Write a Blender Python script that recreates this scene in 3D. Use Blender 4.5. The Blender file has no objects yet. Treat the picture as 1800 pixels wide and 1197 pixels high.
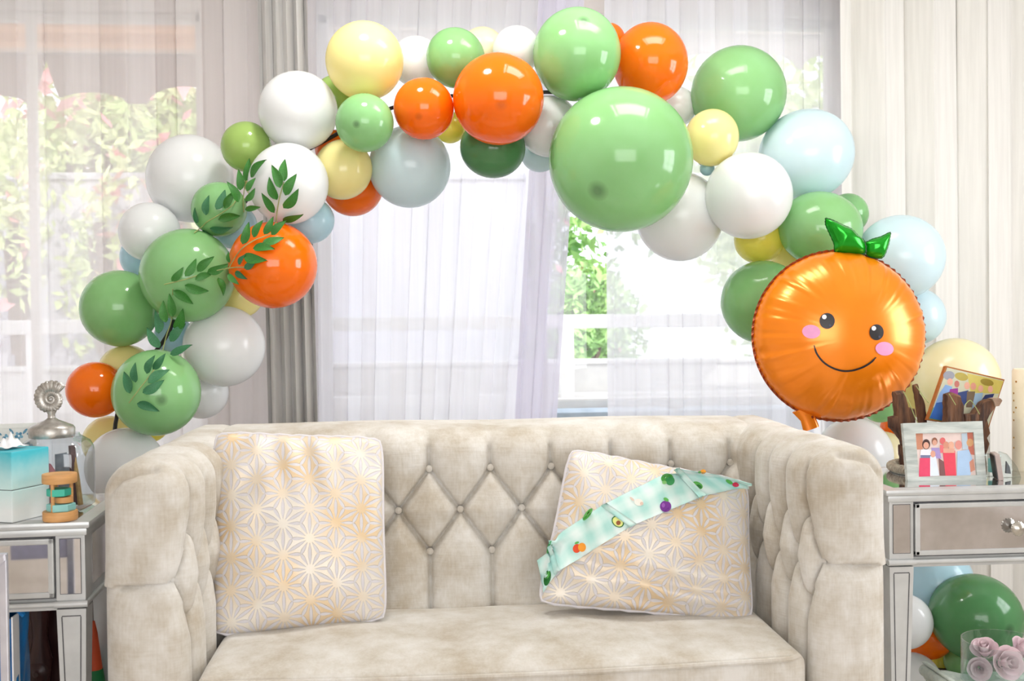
import bpy, bmesh, math, random
import numpy as np
from math import sin, cos, pi, radians, sqrt, atan2, exp
from mathutils import Vector, Matrix
from mathutils.bvhtree import BVHTree

random.seed(7)
rng = np.random.RandomState(11)
scene = bpy.context.scene
COL = scene.collection

# ------------------------------------------------------------------ camera
FPX = 1930.0                                   # focal length in pixels of an 1800 wide frame
CAMP = Vector((0.0, 0.0, 1.19))
YAW, PITCH, ROLL = radians(4.65), radians(1.1), radians(0.6)
FWD = Vector((sin(YAW) * cos(PITCH), cos(YAW) * cos(PITCH), -sin(PITCH)))
R0 = Vector((cos(YAW), -sin(YAW), 0.0))
U0 = R0.cross(FWD)
RT = R0 * cos(ROLL) - U0 * sin(ROLL)
UP = U0 * cos(ROLL) + R0 * sin(ROLL)
cam = bpy.data.cameras.new('camera')
cam.lens = 36.0 * FPX / 1800.0
cam.sensor_width = 36.0
cam.clip_start = 0.05
cam.clip_end = 200
cam.dof.use_dof = True
cam.dof.focus_distance = 2.95
cam.dof.aperture_fstop = 5.0
camo = bpy.data.objects.new('camera', cam)
COL.objects.link(camo)
m3 = Matrix((RT, UP, -FWD)).transposed()
camo.matrix_world = Matrix.Translation(CAMP) @ m3.to_4x4()
scene.camera = camo

# ------------------------------------------------------------------ world, sun, area lights, exposure
world = bpy.data.worlds.new('sky')
scene.world = world
world.use_nodes = True
bgn = world.node_tree.nodes['Background']
bgn.inputs[0].default_value = (0.90, 0.93, 1.0, 1)
bgn.inputs[1].default_value = 3.0

def add_light(name, kind, loc, target, energy, color=(1, 1, 1), size=1.0, size_y=None, shape='RECTANGLE'):
    l = bpy.data.lights.new(name, kind)
    l.energy = energy
    l.color = color
    if kind == 'AREA':
        l.shape = shape
        l.size = size
        if size_y:
            l.size_y = size_y
    if kind == 'SUN':
        l.angle = radians(0.6)
    o = bpy.data.objects.new(name, l)
    COL.objects.link(o)
    o.location = loc
    d = (Vector(target) - Vector(loc))
    o.rotation_euler = d.to_track_quat('-Z', 'Y').to_euler()
    return o

# afternoon sun from behind the house: it lights the garden, never the room
add_light('sun', 'SUN', (6, -8, 12), (0, 6, 0), 3.2, (1.0, 0.96, 0.88))
# rear fill added to brighten the front, daylight in the right window, two ceiling lights
add_light('rear_fill_light', 'AREA', (0.3, -2.55, 1.55), (0.2, 3.0, 1.0), 116, (0.97, 0.985, 1.0), 3.4, 1.9)
add_light('side_window_daylight', 'AREA', (3.30, 2.35, 1.5), (0.3, 3.0, 1.2), 34, (0.93, 0.97, 1.0), 1.0, 1.2)
add_light('ceiling_panel_lamp', 'AREA', (0.80, 3.0, 2.69), (0.80, 3.0, 0.0), 15, (1.0, 0.98, 0.95), 0.80, 0.46)
add_light('ceiling_round_lamp', 'AREA', (-0.15, 2.95, 2.69), (-0.15, 2.95, 0.0), 14, (1.0, 0.98, 0.95), 0.26, None, 'DISK')
vs = scene.view_settings
vs.view_transform = 'Standard'
vs.look = 'None'
vs.exposure = 0.0
vs.gamma = 1.0
vs.use_curve_mapping = False

# ------------------------------------------------------------------ helpers
def at(px, py, Y):
    """point of the place at depth Y that the photograph shows at this pixel"""
    d = FWD + RT * ((px - 900.0) / FPX) + UP * ((598.5 - py) / FPX)
    return CAMP + d * (Y / d.y)

def ray(px, py):
    d = FWD + RT * ((px - 900.0) / FPX) + UP * ((598.5 - py) / FPX)
    return d.normalized()

def lin(r, g, b):
    f = lambda c: (c / 255.0 / 12.92) if c <= 10 else ((c / 255.0 + 0.055) / 1.055) ** 2.4
    return (f(r), f(g), f(b), 1.0)

class E:
    """tiny expression builder for shader math nodes"""
    def __init__(s, nt, sock): s.nt, s.s = nt, sock
    def _op(s, op, *a):
        n = s.nt.nodes.new('ShaderNodeMath'); n.operation = op
        for i, v in enumerate((s,) + a):
            if isinstance(v, E): s.nt.links.new(v.s, n.inputs[i])
            else: n.inputs[i].default_value = v
        return E(s.nt, n.outputs[0])
    def __add__(s, o): return s._op('ADD', o)
    def __sub__(s, o): return s._op('SUBTRACT', o)
    def __mul__(s, o): return s._op('MULTIPLY', o)
    def __truediv__(s, o): return s._op('DIVIDE', o)
    def fn(s, op, *a): return s._op(op, *a)

MATS = {}
def newmat(name):
    m = bpy.data.materials.new(name)
    m.use_nodes = True
    nt = m.node_tree
    b = nt.nodes['Principled BSDF']
    MATS[name] = m
    return m, nt, b

def coords(nt, kind='Object', scale=(1, 1, 1)):
    tc = nt.nodes.new('ShaderNodeTexCoord')
    mp = nt.nodes.new('ShaderNodeMapping')
    mp.inputs['Scale'].default_value = scale
    nt.links.new(tc.outputs[kind], mp.inputs['Vector'])
    return mp.outputs['Vector']

def noise(nt, vec, scale, detail=3, rough=0.55):
    n = nt.nodes.new('ShaderNodeTexNoise')
    n.inputs['Scale'].default_value = scale
    n.inputs['Detail'].default_value = detail
    n.inputs['Roughness'].default_value = rough
    nt.links.new(vec, n.inputs['Vector'])
    return n.outputs['Fac']

def ramp(nt, fac, stops):
    r = nt.nodes.new('ShaderNodeValToRGB')
    e = r.color_ramp.elements
    while len(e) < len(stops): e.new(0.5)
    for i, (p, c) in enumerate(stops):
        e[i].position = p; e[i].color = c
    nt.links.new(fac, r.inputs[0])
    return r.outputs[0]

def bump(nt, b, height, strength, dist=0.01):
    n = nt.nodes.new('ShaderNodeBump')
    n.inputs['Strength'].default_value = strength
    n.inputs['Distance'].default_value = dist
    nt.links.new(height, n.inputs['Height'])
    nt.links.new(n.outputs[0], b.inputs['Normal'])

def mat(name, c1, c2=None, rough=0.5, metal=0.0, nscale=20, stretch=(1, 1, 1), bmp=0.0, coat=0.0, sheen=0.0, lo=0.35, hi=0.65, spec=0.5):
    """procedural: two tones mixed by noise, optional relief from the same noise"""
    if name in MATS: return MATS[name]
    m, nt, b = newmat(name)
    b.inputs['Roughness'].default_value = rough
    b.inputs['Metallic'].default_value = metal
    b.inputs['Coat Weight'].default_value = coat
    b.inputs['Sheen Weight'].default_value = sheen
    b.inputs['Specular IOR Level'].default_value = spec
    if c2 is None:
        c2 = tuple(min(1.0, v * 0.93) for v in c1[:3]) + (1.0,)
    n = noise(nt, coords(nt, 'Object', stretch), nscale)
    nt.links.new(ramp(nt, n, [(lo, c1), (hi, c2)]), b.inputs['Base Color'])
    if bmp: bump(nt, b, n, bmp)
    return m

def mesh_obj(name, verts, faces, material, parent=None, smooth=True, uvs=None, mats=None, fmat=None):
    me = bpy.data.meshes.new(name)
    me.from_pydata([tuple(v) for v in verts], [], faces)
    if material: me.materials.append(material)
    if mats:
        for mm in mats: me.materials.append(mm)
    if fmat is not None: me.polygons.foreach_set('material_index', fmat)
    if smooth: me.polygons.foreach_set('use_smooth', [True] * len(me.polygons))
    if uvs is not None:
        ul = me.uv_layers.new(name='UVMap')
        idx = np.empty(len(me.loops), dtype=np.int32)
        me.loops.foreach_get('vertex_index', idx)
        ul.data.foreach_set('uv', np.asarray(uvs, dtype=np.float32)[idx].ravel())
    me.update()
    o = bpy.data.objects.new(name, me)
    COL.objects.link(o)
    if parent: o.parent = parent
    return o

def tag(o, label=None, cat=None, group=None, kind=None):
    if label: o['label'] = label
    if cat: o['category'] = cat
    if group: o['group'] = group
    if kind: o['kind'] = kind
    return o

def thing(name, label, cat, loc=(0, 0, 0), rz=0.0, group=None):
    o = bpy.data.objects.new(name, None)
    COL.objects.link(o)
    o.location = loc
    o.rotation_euler = (0, 0, rz)
    o.empty_display_size = 0.05
    tag(o, label, cat, group)
    return o

def child(o, parent):
    """parent without moving in the world"""
    bpy.context.view_layer.update()
    o.parent = parent
    o.matrix_parent_inverse = parent.matrix_world.inverted()
    return o

class MB:
    """collects simple shapes of ONE part"""
    def __init__(s): s.v, s.f = [], []
    def add(s, v, f):
        n = len(s.v)
        s.v += [Vector(p) for p in v]
        s.f += [tuple(i + n for i in q) for q in f]
        return s
    def box(s, mn, mx, bev=0.0, M=None):
        bm = bmesh.new()
        bmesh.ops.create_cube(bm, size=1.0)
        c = [(mn[i] + mx[i]) / 2 for i in range(3)]
        d = [abs(mx[i] - mn[i]) for i in range(3)]
        for v in bm.verts: v.co = Vector((c[0] + v.co.x * d[0], c[1] + v.co.y * d[1], c[2] + v.co.z * d[2]))
        if bev > 0:
            bmesh.ops.bevel(bm, geom=bm.edges[:], offset=min(bev, min(d) * 0.45), segments=2, profile=0.6, affect='EDGES')
        bm.verts.index_update()
        vs_ = [(M @ v.co) if M else v.co.copy() for v in bm.verts]
        s.add(vs_, [tuple(v.index for v in f.verts) for f in bm.faces])
        bm.free()
        return s
    def lathe(s, prof, seg=32, M=None, cap=True, sq=None):
        vs_, fs = [], []
        for (r, z) in prof:
            for k in range(seg):
                a = 2 * pi * k / seg
                x, y = cos(a), sin(a)
                if sq:                                  # rounded-square section
                    q = (abs(x) ** sq + abs(y) ** sq) ** (-1.0 / sq)
                    x, y = x * q, y * q
                p = Vector((r * x, r * y, z))
                vs_.append((M @ p) if M else p)
        for i in range(len(prof) - 1):
            for k in range(seg):
                a, b = i * seg + k, i * seg + (k + 1) % seg
                fs.append((a, b, b + seg, a + seg))
        if cap:
            fs.append(tuple(range(seg))[::-1])
            fs.append(tuple(range((len(prof) - 1) * seg, len(prof) * seg)))
        return s.add(vs_, fs)
    def tube(s, pts, r, seg=8, closed=False):
        pts = [Vector(p) for p in pts]
        n = len(pts)
        rr = r if hasattr(r, '__len__') else [r] * n
        vs_, fs = [], []
        ref = None
        for i in range(n):
            a = pts[(i - 1) % n] if (closed or i > 0) else pts[i]
            b = pts[(i + 1) % n] if (closed or i < n - 1) else pts[i]
            t = (b - a).normalized()
            if ref is None:
                ref = Vector((0, 0, 1)) if abs(t.z) < 0.9 else Vector((1, 0, 0))
            u = (ref - t * ref.dot(t)).normalized()
            ref = u
            w = t.cross(u)
            for k in range(seg):
                an = 2 * pi * k / seg
                vs_.append(pts[i] + (u * cos(an) + w * sin(an)) * rr[i])
        m = n if closed else n - 1
        for i in range(m):
            for k in range(seg):
                a, b = i * seg + k, i * seg + (k + 1) % seg
                j = ((i + 1) % n) * seg
                fs.append((a, b, j + (k + 1) % seg, j + k))
        if not closed:
            fs.append(tuple(range(seg))[::-1])
            fs.append(tuple(range((n - 1) * seg, n * seg)))
        return s.add(vs_, fs)
    def prism(s, poly, thick, M=None):
        """2D polygon (x,z) extruded along y by thick, with a bevelled rim"""
        n = len(poly)
        cx = sum(p[0] for p in poly) / n; cz = sum(p[1] for p in poly) / n
        vs_ = []
        for (y, k) in ((0.0, 0.90), (thick * 0.25, 1.0), (thick * 0.75, 1.0), (thick, 0.90)):
            for p in poly:
                q = Vector((cx + (p[0] - cx) * k, y, cz + (p[1] - cz) * k))
                vs_.append((M @ q) if M else q)
        fs = [tuple(range(n))]
        for i in range(3):
            for k in range(n):
                a, b = i * n + k, i * n + (k + 1) % n
                fs.append((a, a + n, b + n, b))
        fs.append(tuple(range(3 * n, 4 * n))[::-1])
        return s.add(vs_, fs)
    def build(s, name, material, parent=None, smooth=False):
        me = bpy.data.meshes.new(name)
        me.from_pydata([tuple(v) for v in s.v], [], s.f)
        me.materials.append(material)
        bm = bmesh.new(); bm.from_mesh(me)
        bmesh.ops.recalc_face_normals(bm, faces=bm.faces)
        bm.to_mesh(me); bm.free()
        if smooth:
            me.polygons.foreach_set('use_smooth', [True] * len(me.polygons))
            try: me.set_sharp_from_angle(angle=radians(40))
            except Exception: pass
        o = bpy.data.objects.new(name, me)
        COL.objects.link(o)
        if parent: o.parent = parent
        return o

def catmull(pts, n=8):
    P = [Vector(p) for p in pts]
    P = [P[0] * 2 - P[1]] + P + [P[-1] * 2 - P[-2]]
    out = []
    for i in range(1, len(P) - 2):
        for k in range(n):
            t = k / n
            a, b, c, d = P[i - 1], P[i], P[i + 1], P[i + 2]
            out.append(0.5 * ((2 * b) + (c - a) * t + (2 * a - 5 * b + 4 * c - d) * t * t + (3 * b - a - 3 * c + d) * t ** 3))
    out.append(P[-2])
    return out

def bvh_of(objs):
    V, Fc = [], []
    bpy.context.view_layer.update()
    for o in objs:
        n = len(V)
        V += [o.matrix_world @ v.co for v in o.data.vertices]
        Fc += [tuple(i + n for i in p.vertices) for p in o.data.polygons]
    return BVHTree.FromPolygons(V, Fc)

# ------------------------------------------------------------------ materials
M_wall = mat('wall_paint', lin(238, 230, 224), lin(232, 224, 218), 0.9, nscale=6, bmp=0.05)
M_ceil = mat('ceiling_paint', lin(240, 238, 234), lin(232, 230, 226), 0.95, nscale=5)
M_floor = mat('floor_wood', lin(222, 214, 204), lin(176, 162, 146), 0.45, nscale=4, stretch=(0.6, 7, 1), bmp=0.1)
M_wtrim = mat('white_trim', lin(238, 236, 232), lin(230, 228, 224), 0.45, nscale=9)
M_patio = mat('patio_concrete', lin(205, 200, 195), lin(185, 182, 180), 0.9, nscale=12, bmp=0.2)
M_black = mat('black_plastic', lin(22, 22, 24), lin(34, 34, 36), 0.4, nscale=30)
M_pewter = mat('pewter', lin(200, 197, 192), lin(160, 156, 150), 0.36, 0.85, nscale=40, bmp=0.05)
M_knob = mat('silver_metal', lin(200, 196, 188), lin(165, 160, 150), 0.28, 1.0, nscale=40, bmp=0.05)
M_chrome = mat('chrome_bar', lin(225, 226, 236), lin(205, 206, 218), 0.3, 0.7, nscale=12)
M_frame = mat('silver_paint', lin(204, 206, 206), lin(194, 196, 196), 0.34, 0.3, nscale=14)
M_groove = mat('dark_groove', lin(92, 92, 96), lin(74, 74, 78), 0.6, nscale=30)
M_mirror = mat('antique_mirror', lin(226, 226, 230), lin(210, 209, 210), 0.06, 1.0, nscale=14, bmp=0.006)
M_wood = mat('pale_wood', lin(226, 172, 112), lin(205, 150, 92), 0.55, nscale=14, stretch=(1, 1, 8))
M_teal = mat('teal_paint', lin(62, 190, 165), lin(55, 175, 150), 0.5, nscale=20)
M_aqua = mat('aqua_paint', lin(150, 212, 208), lin(140, 200, 198), 0.5, nscale=20)
M_drift = mat('driftwood', lin(118, 80, 54), lin(58, 36, 26), 0.8, nscale=16, stretch=(4, 4, 0.7), bmp=0.6)
M_driftend = mat('driftwood_cut', lin(176, 150, 128), lin(140, 112, 92), 0.85, nscale=30, bmp=0.3)
M_greywood = mat('weathered_wood', lin(205, 210, 205), lin(168, 176, 172), 0.75, nscale=9, stretch=(1, 6, 7), bmp=0.25)
M_candle = mat('candle_wax', lin(240, 230, 205), lin(232, 220, 192), 0.5, nscale=10)
M_gold = mat('gold_fleck', lin(205, 160, 70), lin(180, 130, 50), 0.35, 0.8, nscale=30)
M_rope = mat('grey_rope', lin(178, 170, 152), lin(140, 132, 118), 0.9, nscale=90, bmp=0.4)
M_darkwood = mat('dark_wood', lin(62, 30, 28), lin(44, 20, 22), 0.35, nscale=8, stretch=(6, 6, 0.6), bmp=0.08)
M_bag = mat('blue_plastic', lin(20, 130, 200), lin(10, 100, 170), 0.3, nscale=10, bmp=0.3)
M_cloth = mat('cream_cloth', lin(222, 228, 216), lin(205, 214, 204), 0.95, nscale=60, bmp=0.3)
M_rose = mat('rose_petal', lin(253, 236, 240), lin(250, 218, 226), 0.75, nscale=12)
M_paper = mat('white_paper', lin(244, 244, 246), lin(236, 236, 240), 0.8, nscale=20)
M_hazewall = mat('lilac_haze_paint', lin(214, 213, 228), lin(204, 204, 220), 0.9, nscale=3, bmp=0.1)  # lilac tone carries the bright haze on the added backdrop wall
M_stone = mat('white_outdoor', lin(240, 238, 236), lin(228, 226, 226), 0.8, nscale=6)
M_cushout = mat('patio_cushion', lin(176, 190, 205), lin(160, 175, 192), 0.9, nscale=12)
M_bark = mat('bark', lin(110, 90, 74), lin(78, 62, 50), 0.9, nscale=10, bmp=0.5)
M_leafA = mat('garland_leaf', lin(62, 134, 48), lin(42, 108, 36), 0.5, nscale=30)
M_leafB = mat('garland_leaf_cool', lin(62, 128, 84), lin(44, 108, 66), 0.55, nscale=30)
M_stem = mat('garland_stem', lin(176, 186, 120), lin(150, 160, 96), 0.6, nscale=30)
M_treeA = mat('hedge_leaf', lin(190, 222, 140), lin(130, 182, 104), 0.6, nscale=3)
M_treeB = mat('hedge_leaf_pale', lin(236, 242, 184), lin(196, 220, 136), 0.6, nscale=3)
M_bloom = mat('pink_blossom', lin(255, 190, 190), lin(250, 150, 160), 0.6, nscale=3)

def fabric_material():
    m, nt, b = newmat('beige_velvet')
    v = coords(nt, 'Object')
    big = noise(nt, v, 7.0, 4, 0.6)
    vs_ = coords(nt, 'Object', (60, 60, 6))
    st = noise(nt, vs_, 3.0, 3, 0.6)
    vh = coords(nt, 'Object', (5, 5, 70))
    sh = noise(nt, vh, 3.0, 2, 0.6)
    mid = noise(nt, v, 22.0, 4, 0.65)
    f = E(nt, big) * 0.55 + E(nt, mid) * 0.25 + E(nt, st) * 0.13 + E(nt, sh) * 0.07
    nt.links.new(ramp(nt, f.s, [(0.38, lin(184, 173, 156)), (0.5, lin(204, 198, 188)), (0.62, lin(220, 217, 212))]), b.inputs['Base Color'])
    b.inputs['Roughness'].default_value = 0.85
    b.inputs['Sheen Weight'].default_value = 0.25
    b.inputs['Sheen Roughness'].default_value = 0.4
    b.inputs['Specular IOR Level'].default_value = 0.2
    bump(nt, b, (E(nt, st) + E(nt, sh)).s, 0.18, 0.004)
    return m
M_sofa = fabric_material()

def balloon_material(name, c, trans=0.28, rough=0.13, tint=None, tip=0.0):
    m, nt, b = newmat(name)
    nt.nodes.remove(b)
    out = nt.nodes['Material Output']
    tc = nt.nodes.new('ShaderNodeTexCoord')
    # the rubber is thicker and darker at the tip of the balloon
    sep = nt.nodes.new('ShaderNodeSeparateXYZ')
    nt.links.new(tc.outputs['Object'], sep.inputs[0])
    x, y, z = (E(nt, sep.outputs[i]) for i in range(3))
    rr = (x * x + y * y).fn('SQRT')
    tipm = (z.fn('GREATER_THAN', 0.0)) * ((rr * -1.0 + 0.16) * 9.0).fn('MAXIMUM', 0.0).fn('MINIMUM', 1.0)
    n = E(nt, noise(nt, tc.outputs['Object'], 1.6, 2))
    mixn = nt.nodes.new('ShaderNodeMix'); mixn.data_type = 'RGBA'
    nt.links.new(n.s, mixn.inputs['Factor'])
    mixn.inputs['A'].default_value = c
    t = tint or tuple(v * 0.9 for v in c[:3]) + (1.0,)
    mixn.inputs['B'].default_value = t
    mix2 = nt.nodes.new('ShaderNodeMix'); mix2.data_type = 'RGBA'
    nt.links.new((tipm * tip).s, mix2.inputs['Factor'])
    nt.links.new(mixn.outputs['Result'], mix2.inputs['A'])
    mix2.inputs['B'].default_value = tuple(v * 0.35 for v in c[:3]) + (1.0,)
    p = nt.nodes.new('ShaderNodeBsdfPrincipled')
    nt.links.new(mix2.outputs['Result'], p.inputs['Base Color'])
    p.inputs['Roughness'].default_value = rough
    p.inputs['Specular IOR Level'].default_value = 0.55
    tr = nt.nodes.new('ShaderNodeBsdfTranslucent')
    nt.links.new(mix2.outputs['Result'], tr.inputs['Color'])
    ms = nt.nodes.new('ShaderNodeMixShader')
    ms.inputs[0].default_value = trans
    nt.links.new(p.outputs[0], ms.inputs[1])
    nt.links.new(tr.outputs[0], ms.inputs[2])
    nt.links.new(ms.outputs[0], out.inputs['Surface'])
    return m

BCOL = {
    'white': (lin(249, 251, 252), 0.24, 0.2, lin(244, 246, 247)),
    'green': (lin(162, 216, 156), 0.26, 0.12, lin(144, 202, 126)),
    'deep': (lin(158, 212, 146), 0.26, 0.12, lin(138, 196, 122)),
    'forest': (lin(100, 160, 104), 0.34, 0.14, None),
    'olive': (lin(182, 216, 120), 0.28, 0.15, None),
    'orange': (lin(255, 126, 14), 0.24, 0.11, lin(255, 118, 8)),
    'yellow': (lin(253, 246, 180), 0.28, 0.15, lin(251, 238, 160)),
    'sun': (lin(255, 246, 110), 0.3, 0.16, None),
    'blue': (lin(224, 246, 253), 0.22, 0.18, None),
    'sky': (lin(200, 236, 250), 0.26, 0.18, None),
    'cream': (lin(252, 248, 220), 0.28, 0.2, lin(250, 236, 184)),
}
BC = {k: balloon_material('balloon_' + k, *v) for k, v in BCOL.items()}
BC.update({k + '_tip': balloon_material('balloon_' + k + '_tip', *BCOL[k], 0.3 if k == 'orange' else 0.75) for k in ('green', 'orange', 'forest')})

def sheer_material(name, col, trans):
    m, nt, b = newmat(name)
    nt.nodes.remove(b)
    out = nt.nodes['Material Output']
    vv = coords(nt, 'Object', (1, 1, 0.03))
    n = noise(nt, vv, 40, 3)
    c = ramp(nt, n, [(0.3, col), (0.7, tuple(v * 0.93 for v in col[:3]) + (1,))])
    d = nt.nodes.new('ShaderNodeBsdfDiffuse'); nt.links.new(c, d.inputs[0])
    t = nt.nodes.new('ShaderNodeBsdfTranslucent'); nt.links.new(c, t.inputs[0])
    m1 = nt.nodes.new('ShaderNodeMixShader'); m1.inputs[0].default_value = 0.55
    nt.links.new(d.outputs[0], m1.inputs[1]); nt.links.new(t.outputs[0], m1.inputs[2])
    tp = nt.nodes.new('ShaderNodeBsdfTransparent')
    m2 = nt.nodes.new('ShaderNodeMixShader'); m2.inputs[0].default_value = trans
    nt.links.new(m1.outputs[0], m2.inputs[1]); nt.links.new(tp.outputs[0], m2.inputs[2])
    nt.links.new(m2.outputs[0], out.inputs['Surface'])
    return m
M_sheer = sheer_material('sheer_voile_sunlit', lin(248, 247, 255), 0.23)  # same voile as the left; denser lilac mix paints in sun and sky light
M_sheerL = sheer_material('sheer_voile_unsunned', lin(248, 244, 246), 0.28)  # same voile, thinner mix where no sunlight is painted in
M_sheer2 = sheer_material('sheer_voile_fold', lin(238, 234, 250), 0.18)
M_drape = mat('grey_drape', lin(226, 224, 222), lin(216, 214, 212), 0.9, nscale=60, stretch=(1, 1, 0.05), bmp=0.05, sheen=0.1)
M_drapeR = mat('ivory_drape', lin(228, 225, 220), lin(220, 217, 212), 0.9, nscale=60, stretch=(1, 1, 0.05), bmp=0.05, sheen=0.1)

def glass_material(name, tint=(1, 1, 1, 1), refl=0.08, rough=0.02, edge=4.0):
    m, nt, b = newmat(name)
    nt.nodes.remove(b)
    out = nt.nodes['Material Output']
    tp = nt.nodes.new('ShaderNodeBsdfTransparent'); tp.inputs[0].default_value = tint
    g = nt.nodes.new('ShaderNodeBsdfGlossy'); g.inputs['Roughness'].default_value = rough
    lw = nt.nodes.new('ShaderNodeLayerWeight'); lw.inputs[0].default_value = 0.5
    f = E(nt, lw.outputs['Facing']).fn('POWER', edge) * 0.6 + refl
    ms = nt.nodes.new('ShaderNodeMixShader')
    nt.links.new(f.fn('MINIMUM', 0.9).s, ms.inputs[0])
    nt.links.new(tp.outputs[0], ms.inputs[1]); nt.links.new(g.outputs[0], ms.inputs[2])
    nt.links.new(ms.outputs[0], out.inputs['Surface'])
    return m
def canvas_material(name, c, trans):
    m, nt, b = newmat(name)
    nt.nodes.remove(b)
    n = noise(nt, coords(nt, 'Object', (1, 1, 8)), 5, 3)
    cc = ramp(nt, n, [(0.3, c), (0.7, tuple(v * 0.94 for v in c[:3]) + (1,))])
    d = nt.nodes.new('ShaderNodeBsdfDiffuse'); nt.links.new(cc, d.inputs[0])
    t = nt.nodes.new('ShaderNodeBsdfTranslucent'); nt.links.new(cc, t.inputs[0])
    ms = nt.nodes.new('ShaderNodeMixShader'); ms.inputs[0].default_value = trans
    nt.links.new(d.outputs[0], ms.inputs[1]); nt.links.new(t.outputs[0], ms.inputs[2])
    nt.links.new(ms.outputs[0], nt.nodes['Material Output'].inputs['Surface'])
    return m
M_awn = canvas_material('tan_awning_canvas', lin(228, 196, 168), 0.7)
M_val = canvas_material('grey_valance_canvas', lin(190, 180, 180), 0.3)
M_awn2 = canvas_material('cream_awning_canvas', lin(252, 240, 228), 0.88)
M_val2 = canvas_material('pale_valance_canvas', lin(240, 234, 234), 0.75)
M_pane = glass_material('window_glass', (0.97, 0.985, 0.98, 1), 0.04)
M_jar = glass_material('jar_glass', (0.84, 0.88, 0.90, 1), 0.08, 0.08, 2.2)
M_clear = glass_material('clear_glass', (0.92, 0.965, 0.96, 1), 0.05, 0.03, 3.0)

def star_material():
    m, nt, b = newmat('starburst_velvet')
    tc = nt.nodes.new('ShaderNodeTexCoord')
    sep = nt.nodes.new('ShaderNodeSeparateXYZ')
    nt.links.new(tc.outputs['UV'], sep.inputs[0])
    u, v = E(nt, sep.outputs[0]), E(nt, sep.outputs[1])
    dx, dy = 0.064, 0.074
    def cell(ou, ov):
        a = ((u + ou) / (2 * dx)).fn('FRACT') - 0.5
        c = ((v + ov) / dy).fn('FRACT') - 0.5
        a, c = a * (2 * dx), c * dy
        return a, c, (a * a + c * c).fn('SQRT')
    a1, c1, r1 = cell(10.0, 10.0)
    a2, c2, r2 = cell(10.0 + dx, 10.0 + dy / 2)
    pick = r1.fn('LESS_THAN', r2)
    a = a1 * pick + a2 * (pick * -1.0 + 1.0)
    c = c1 * pick + c2 * (pick * -1.0 + 1.0)
    r = r1.fn('MINIMUM', r2)
    ang = c.fn('ARCTAN2', a)
    pet = (ang * 12.0).fn('COSINE')
    # pale pointed gaps between twelve raised rays
    rn = r / 0.040
    env = ((rn - 0.30) * (rn * -1.0 + 1.08)) * 6.0
    gap = ((pet * 0.9 + env - 0.75) * 3.0).fn('MAXIMUM', 0.0).fn('MINIMUM', 1.0)
    big = E(nt, noise(nt, tc.outputs['UV'], 6.0, 2))
    gold = ramp(nt, big.s, [(0.38, lin(231, 224, 213)), (0.62, lin(224, 198, 160))])
    mx = nt.nodes.new('ShaderNodeMix'); mx.data_type = 'RGBA'
    nt.links.new(gap.s, mx.inputs['Factor'])
    nt.links.new(gold, mx.inputs['A'])
    mx.inputs['B'].default_value = lin(214, 210, 214)
    nt.links.new(mx.outputs['Result'], b.inputs['Base Color'])
    b.inputs['Roughness'].default_value = 0.5
    b.inputs['Sheen Weight'].default_value = 0.5
    nt.links.new(((gap * -1.0 + 1.0) * 0.25).s, b.inputs['Metallic'])
    bump(nt, b, (gap * -1.0).s, 0.6, 0.003)
    return m
M_star = star_material()

def gingham_material():
    m, nt, b = newmat('aqua_gingham')
    tc = nt.nodes.new('ShaderNodeTexCoord')
    sep = nt.nodes.new('ShaderNodeSeparateXYZ')
    nt.links.new(tc.outputs['UV'], sep.inputs[0])
    s = 0.052
    def stripe(e):
        return (((e / s).fn('FRACT') - 0.5).fn('ABSOLUTE') * 4.0 - 0.5).fn('MAXIMUM', 0.0).fn('MINIMUM', 1.0)
    f = (stripe(E(nt, sep.outputs[0])) + stripe(E(nt, sep.outputs[1]))) * 0.5
    f = f * 0.8 + E(nt, noise(nt, tc.outputs['UV'], 60, 2)) * 0.2
    nt.links.new(ramp(nt, f.s, [(0.05, lin(228, 243, 240)), (0.55, lin(200, 233, 227)), (0.98, lin(166, 220, 212))]), b.inputs['Base Color'])
    b.inputs['Roughness'].default_value = 0.6
    return m
M_ging = gingham_material()

def ombre_material():
    m, nt, b = newmat('teal_ombre_card')
    tc = nt.nodes.new('ShaderNodeTexCoord')
    sep = nt.nodes.new('ShaderNodeSeparateXYZ')
    nt.links.new(tc.outputs['Object'], sep.inputs[0])
    z = E(nt, sep.outputs[2]) / 0.16
    n = E(nt, noise(nt, tc.outputs['Object'], 14, 3))
    f = z + (n - 0.5) * 0.35
    nt.links.new(ramp(nt, f.s, [(0.15, lin(232, 238, 238)), (0.5, lin(196, 230, 230)), (0.95, lin(64, 188, 204))]), b.inputs['Base Color'])
    b.inputs['Roughness'].default_value = 0.45
    return m
M_ombre = ombre_material()

def foil_material(name, c, rough, metal):
    m, nt, b = newmat(name)
    v = coords(nt, 'Object')
    n = noise(nt, v, 9, 3)
    nt.links.new(ramp(nt, n, [(0.3, c), (0.7, tuple(x * 0.92 for x in c[:3]) + (1,))]), b.inputs['Base Color'])
    b.inputs['Metallic'].default_value = metal
    b.inputs['Roughness'].default_value = rough
    b.inputs['Specular IOR Level'].default_value = 0.7
    bump(nt, b, n, 0.06, 0.01)
    return m
M_foil = foil_material('orange_foil', lin(255, 140, 10), 0.26, 0.3)
M_foilrim = foil_material('foil_seam', lin(150, 70, 30), 0.4, 0.5)
M_foilleaf = foil_material('green_foil', lin(20, 165, 30), 0.2, 0.6)
M_foildark = foil_material('green_foil_seam', lin(8, 70, 24), 0.35, 0.4)
_flat = {}
def flat(r, g, b_, rough=0.6):
    k = (r, g, b_, rough)
    if k not in _flat:
        _flat[k] = mat('print_%d_%d_%d' % (r, g, b_), lin(r, g, b_), None, rough, nscale=40)
    return _flat[k]
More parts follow.
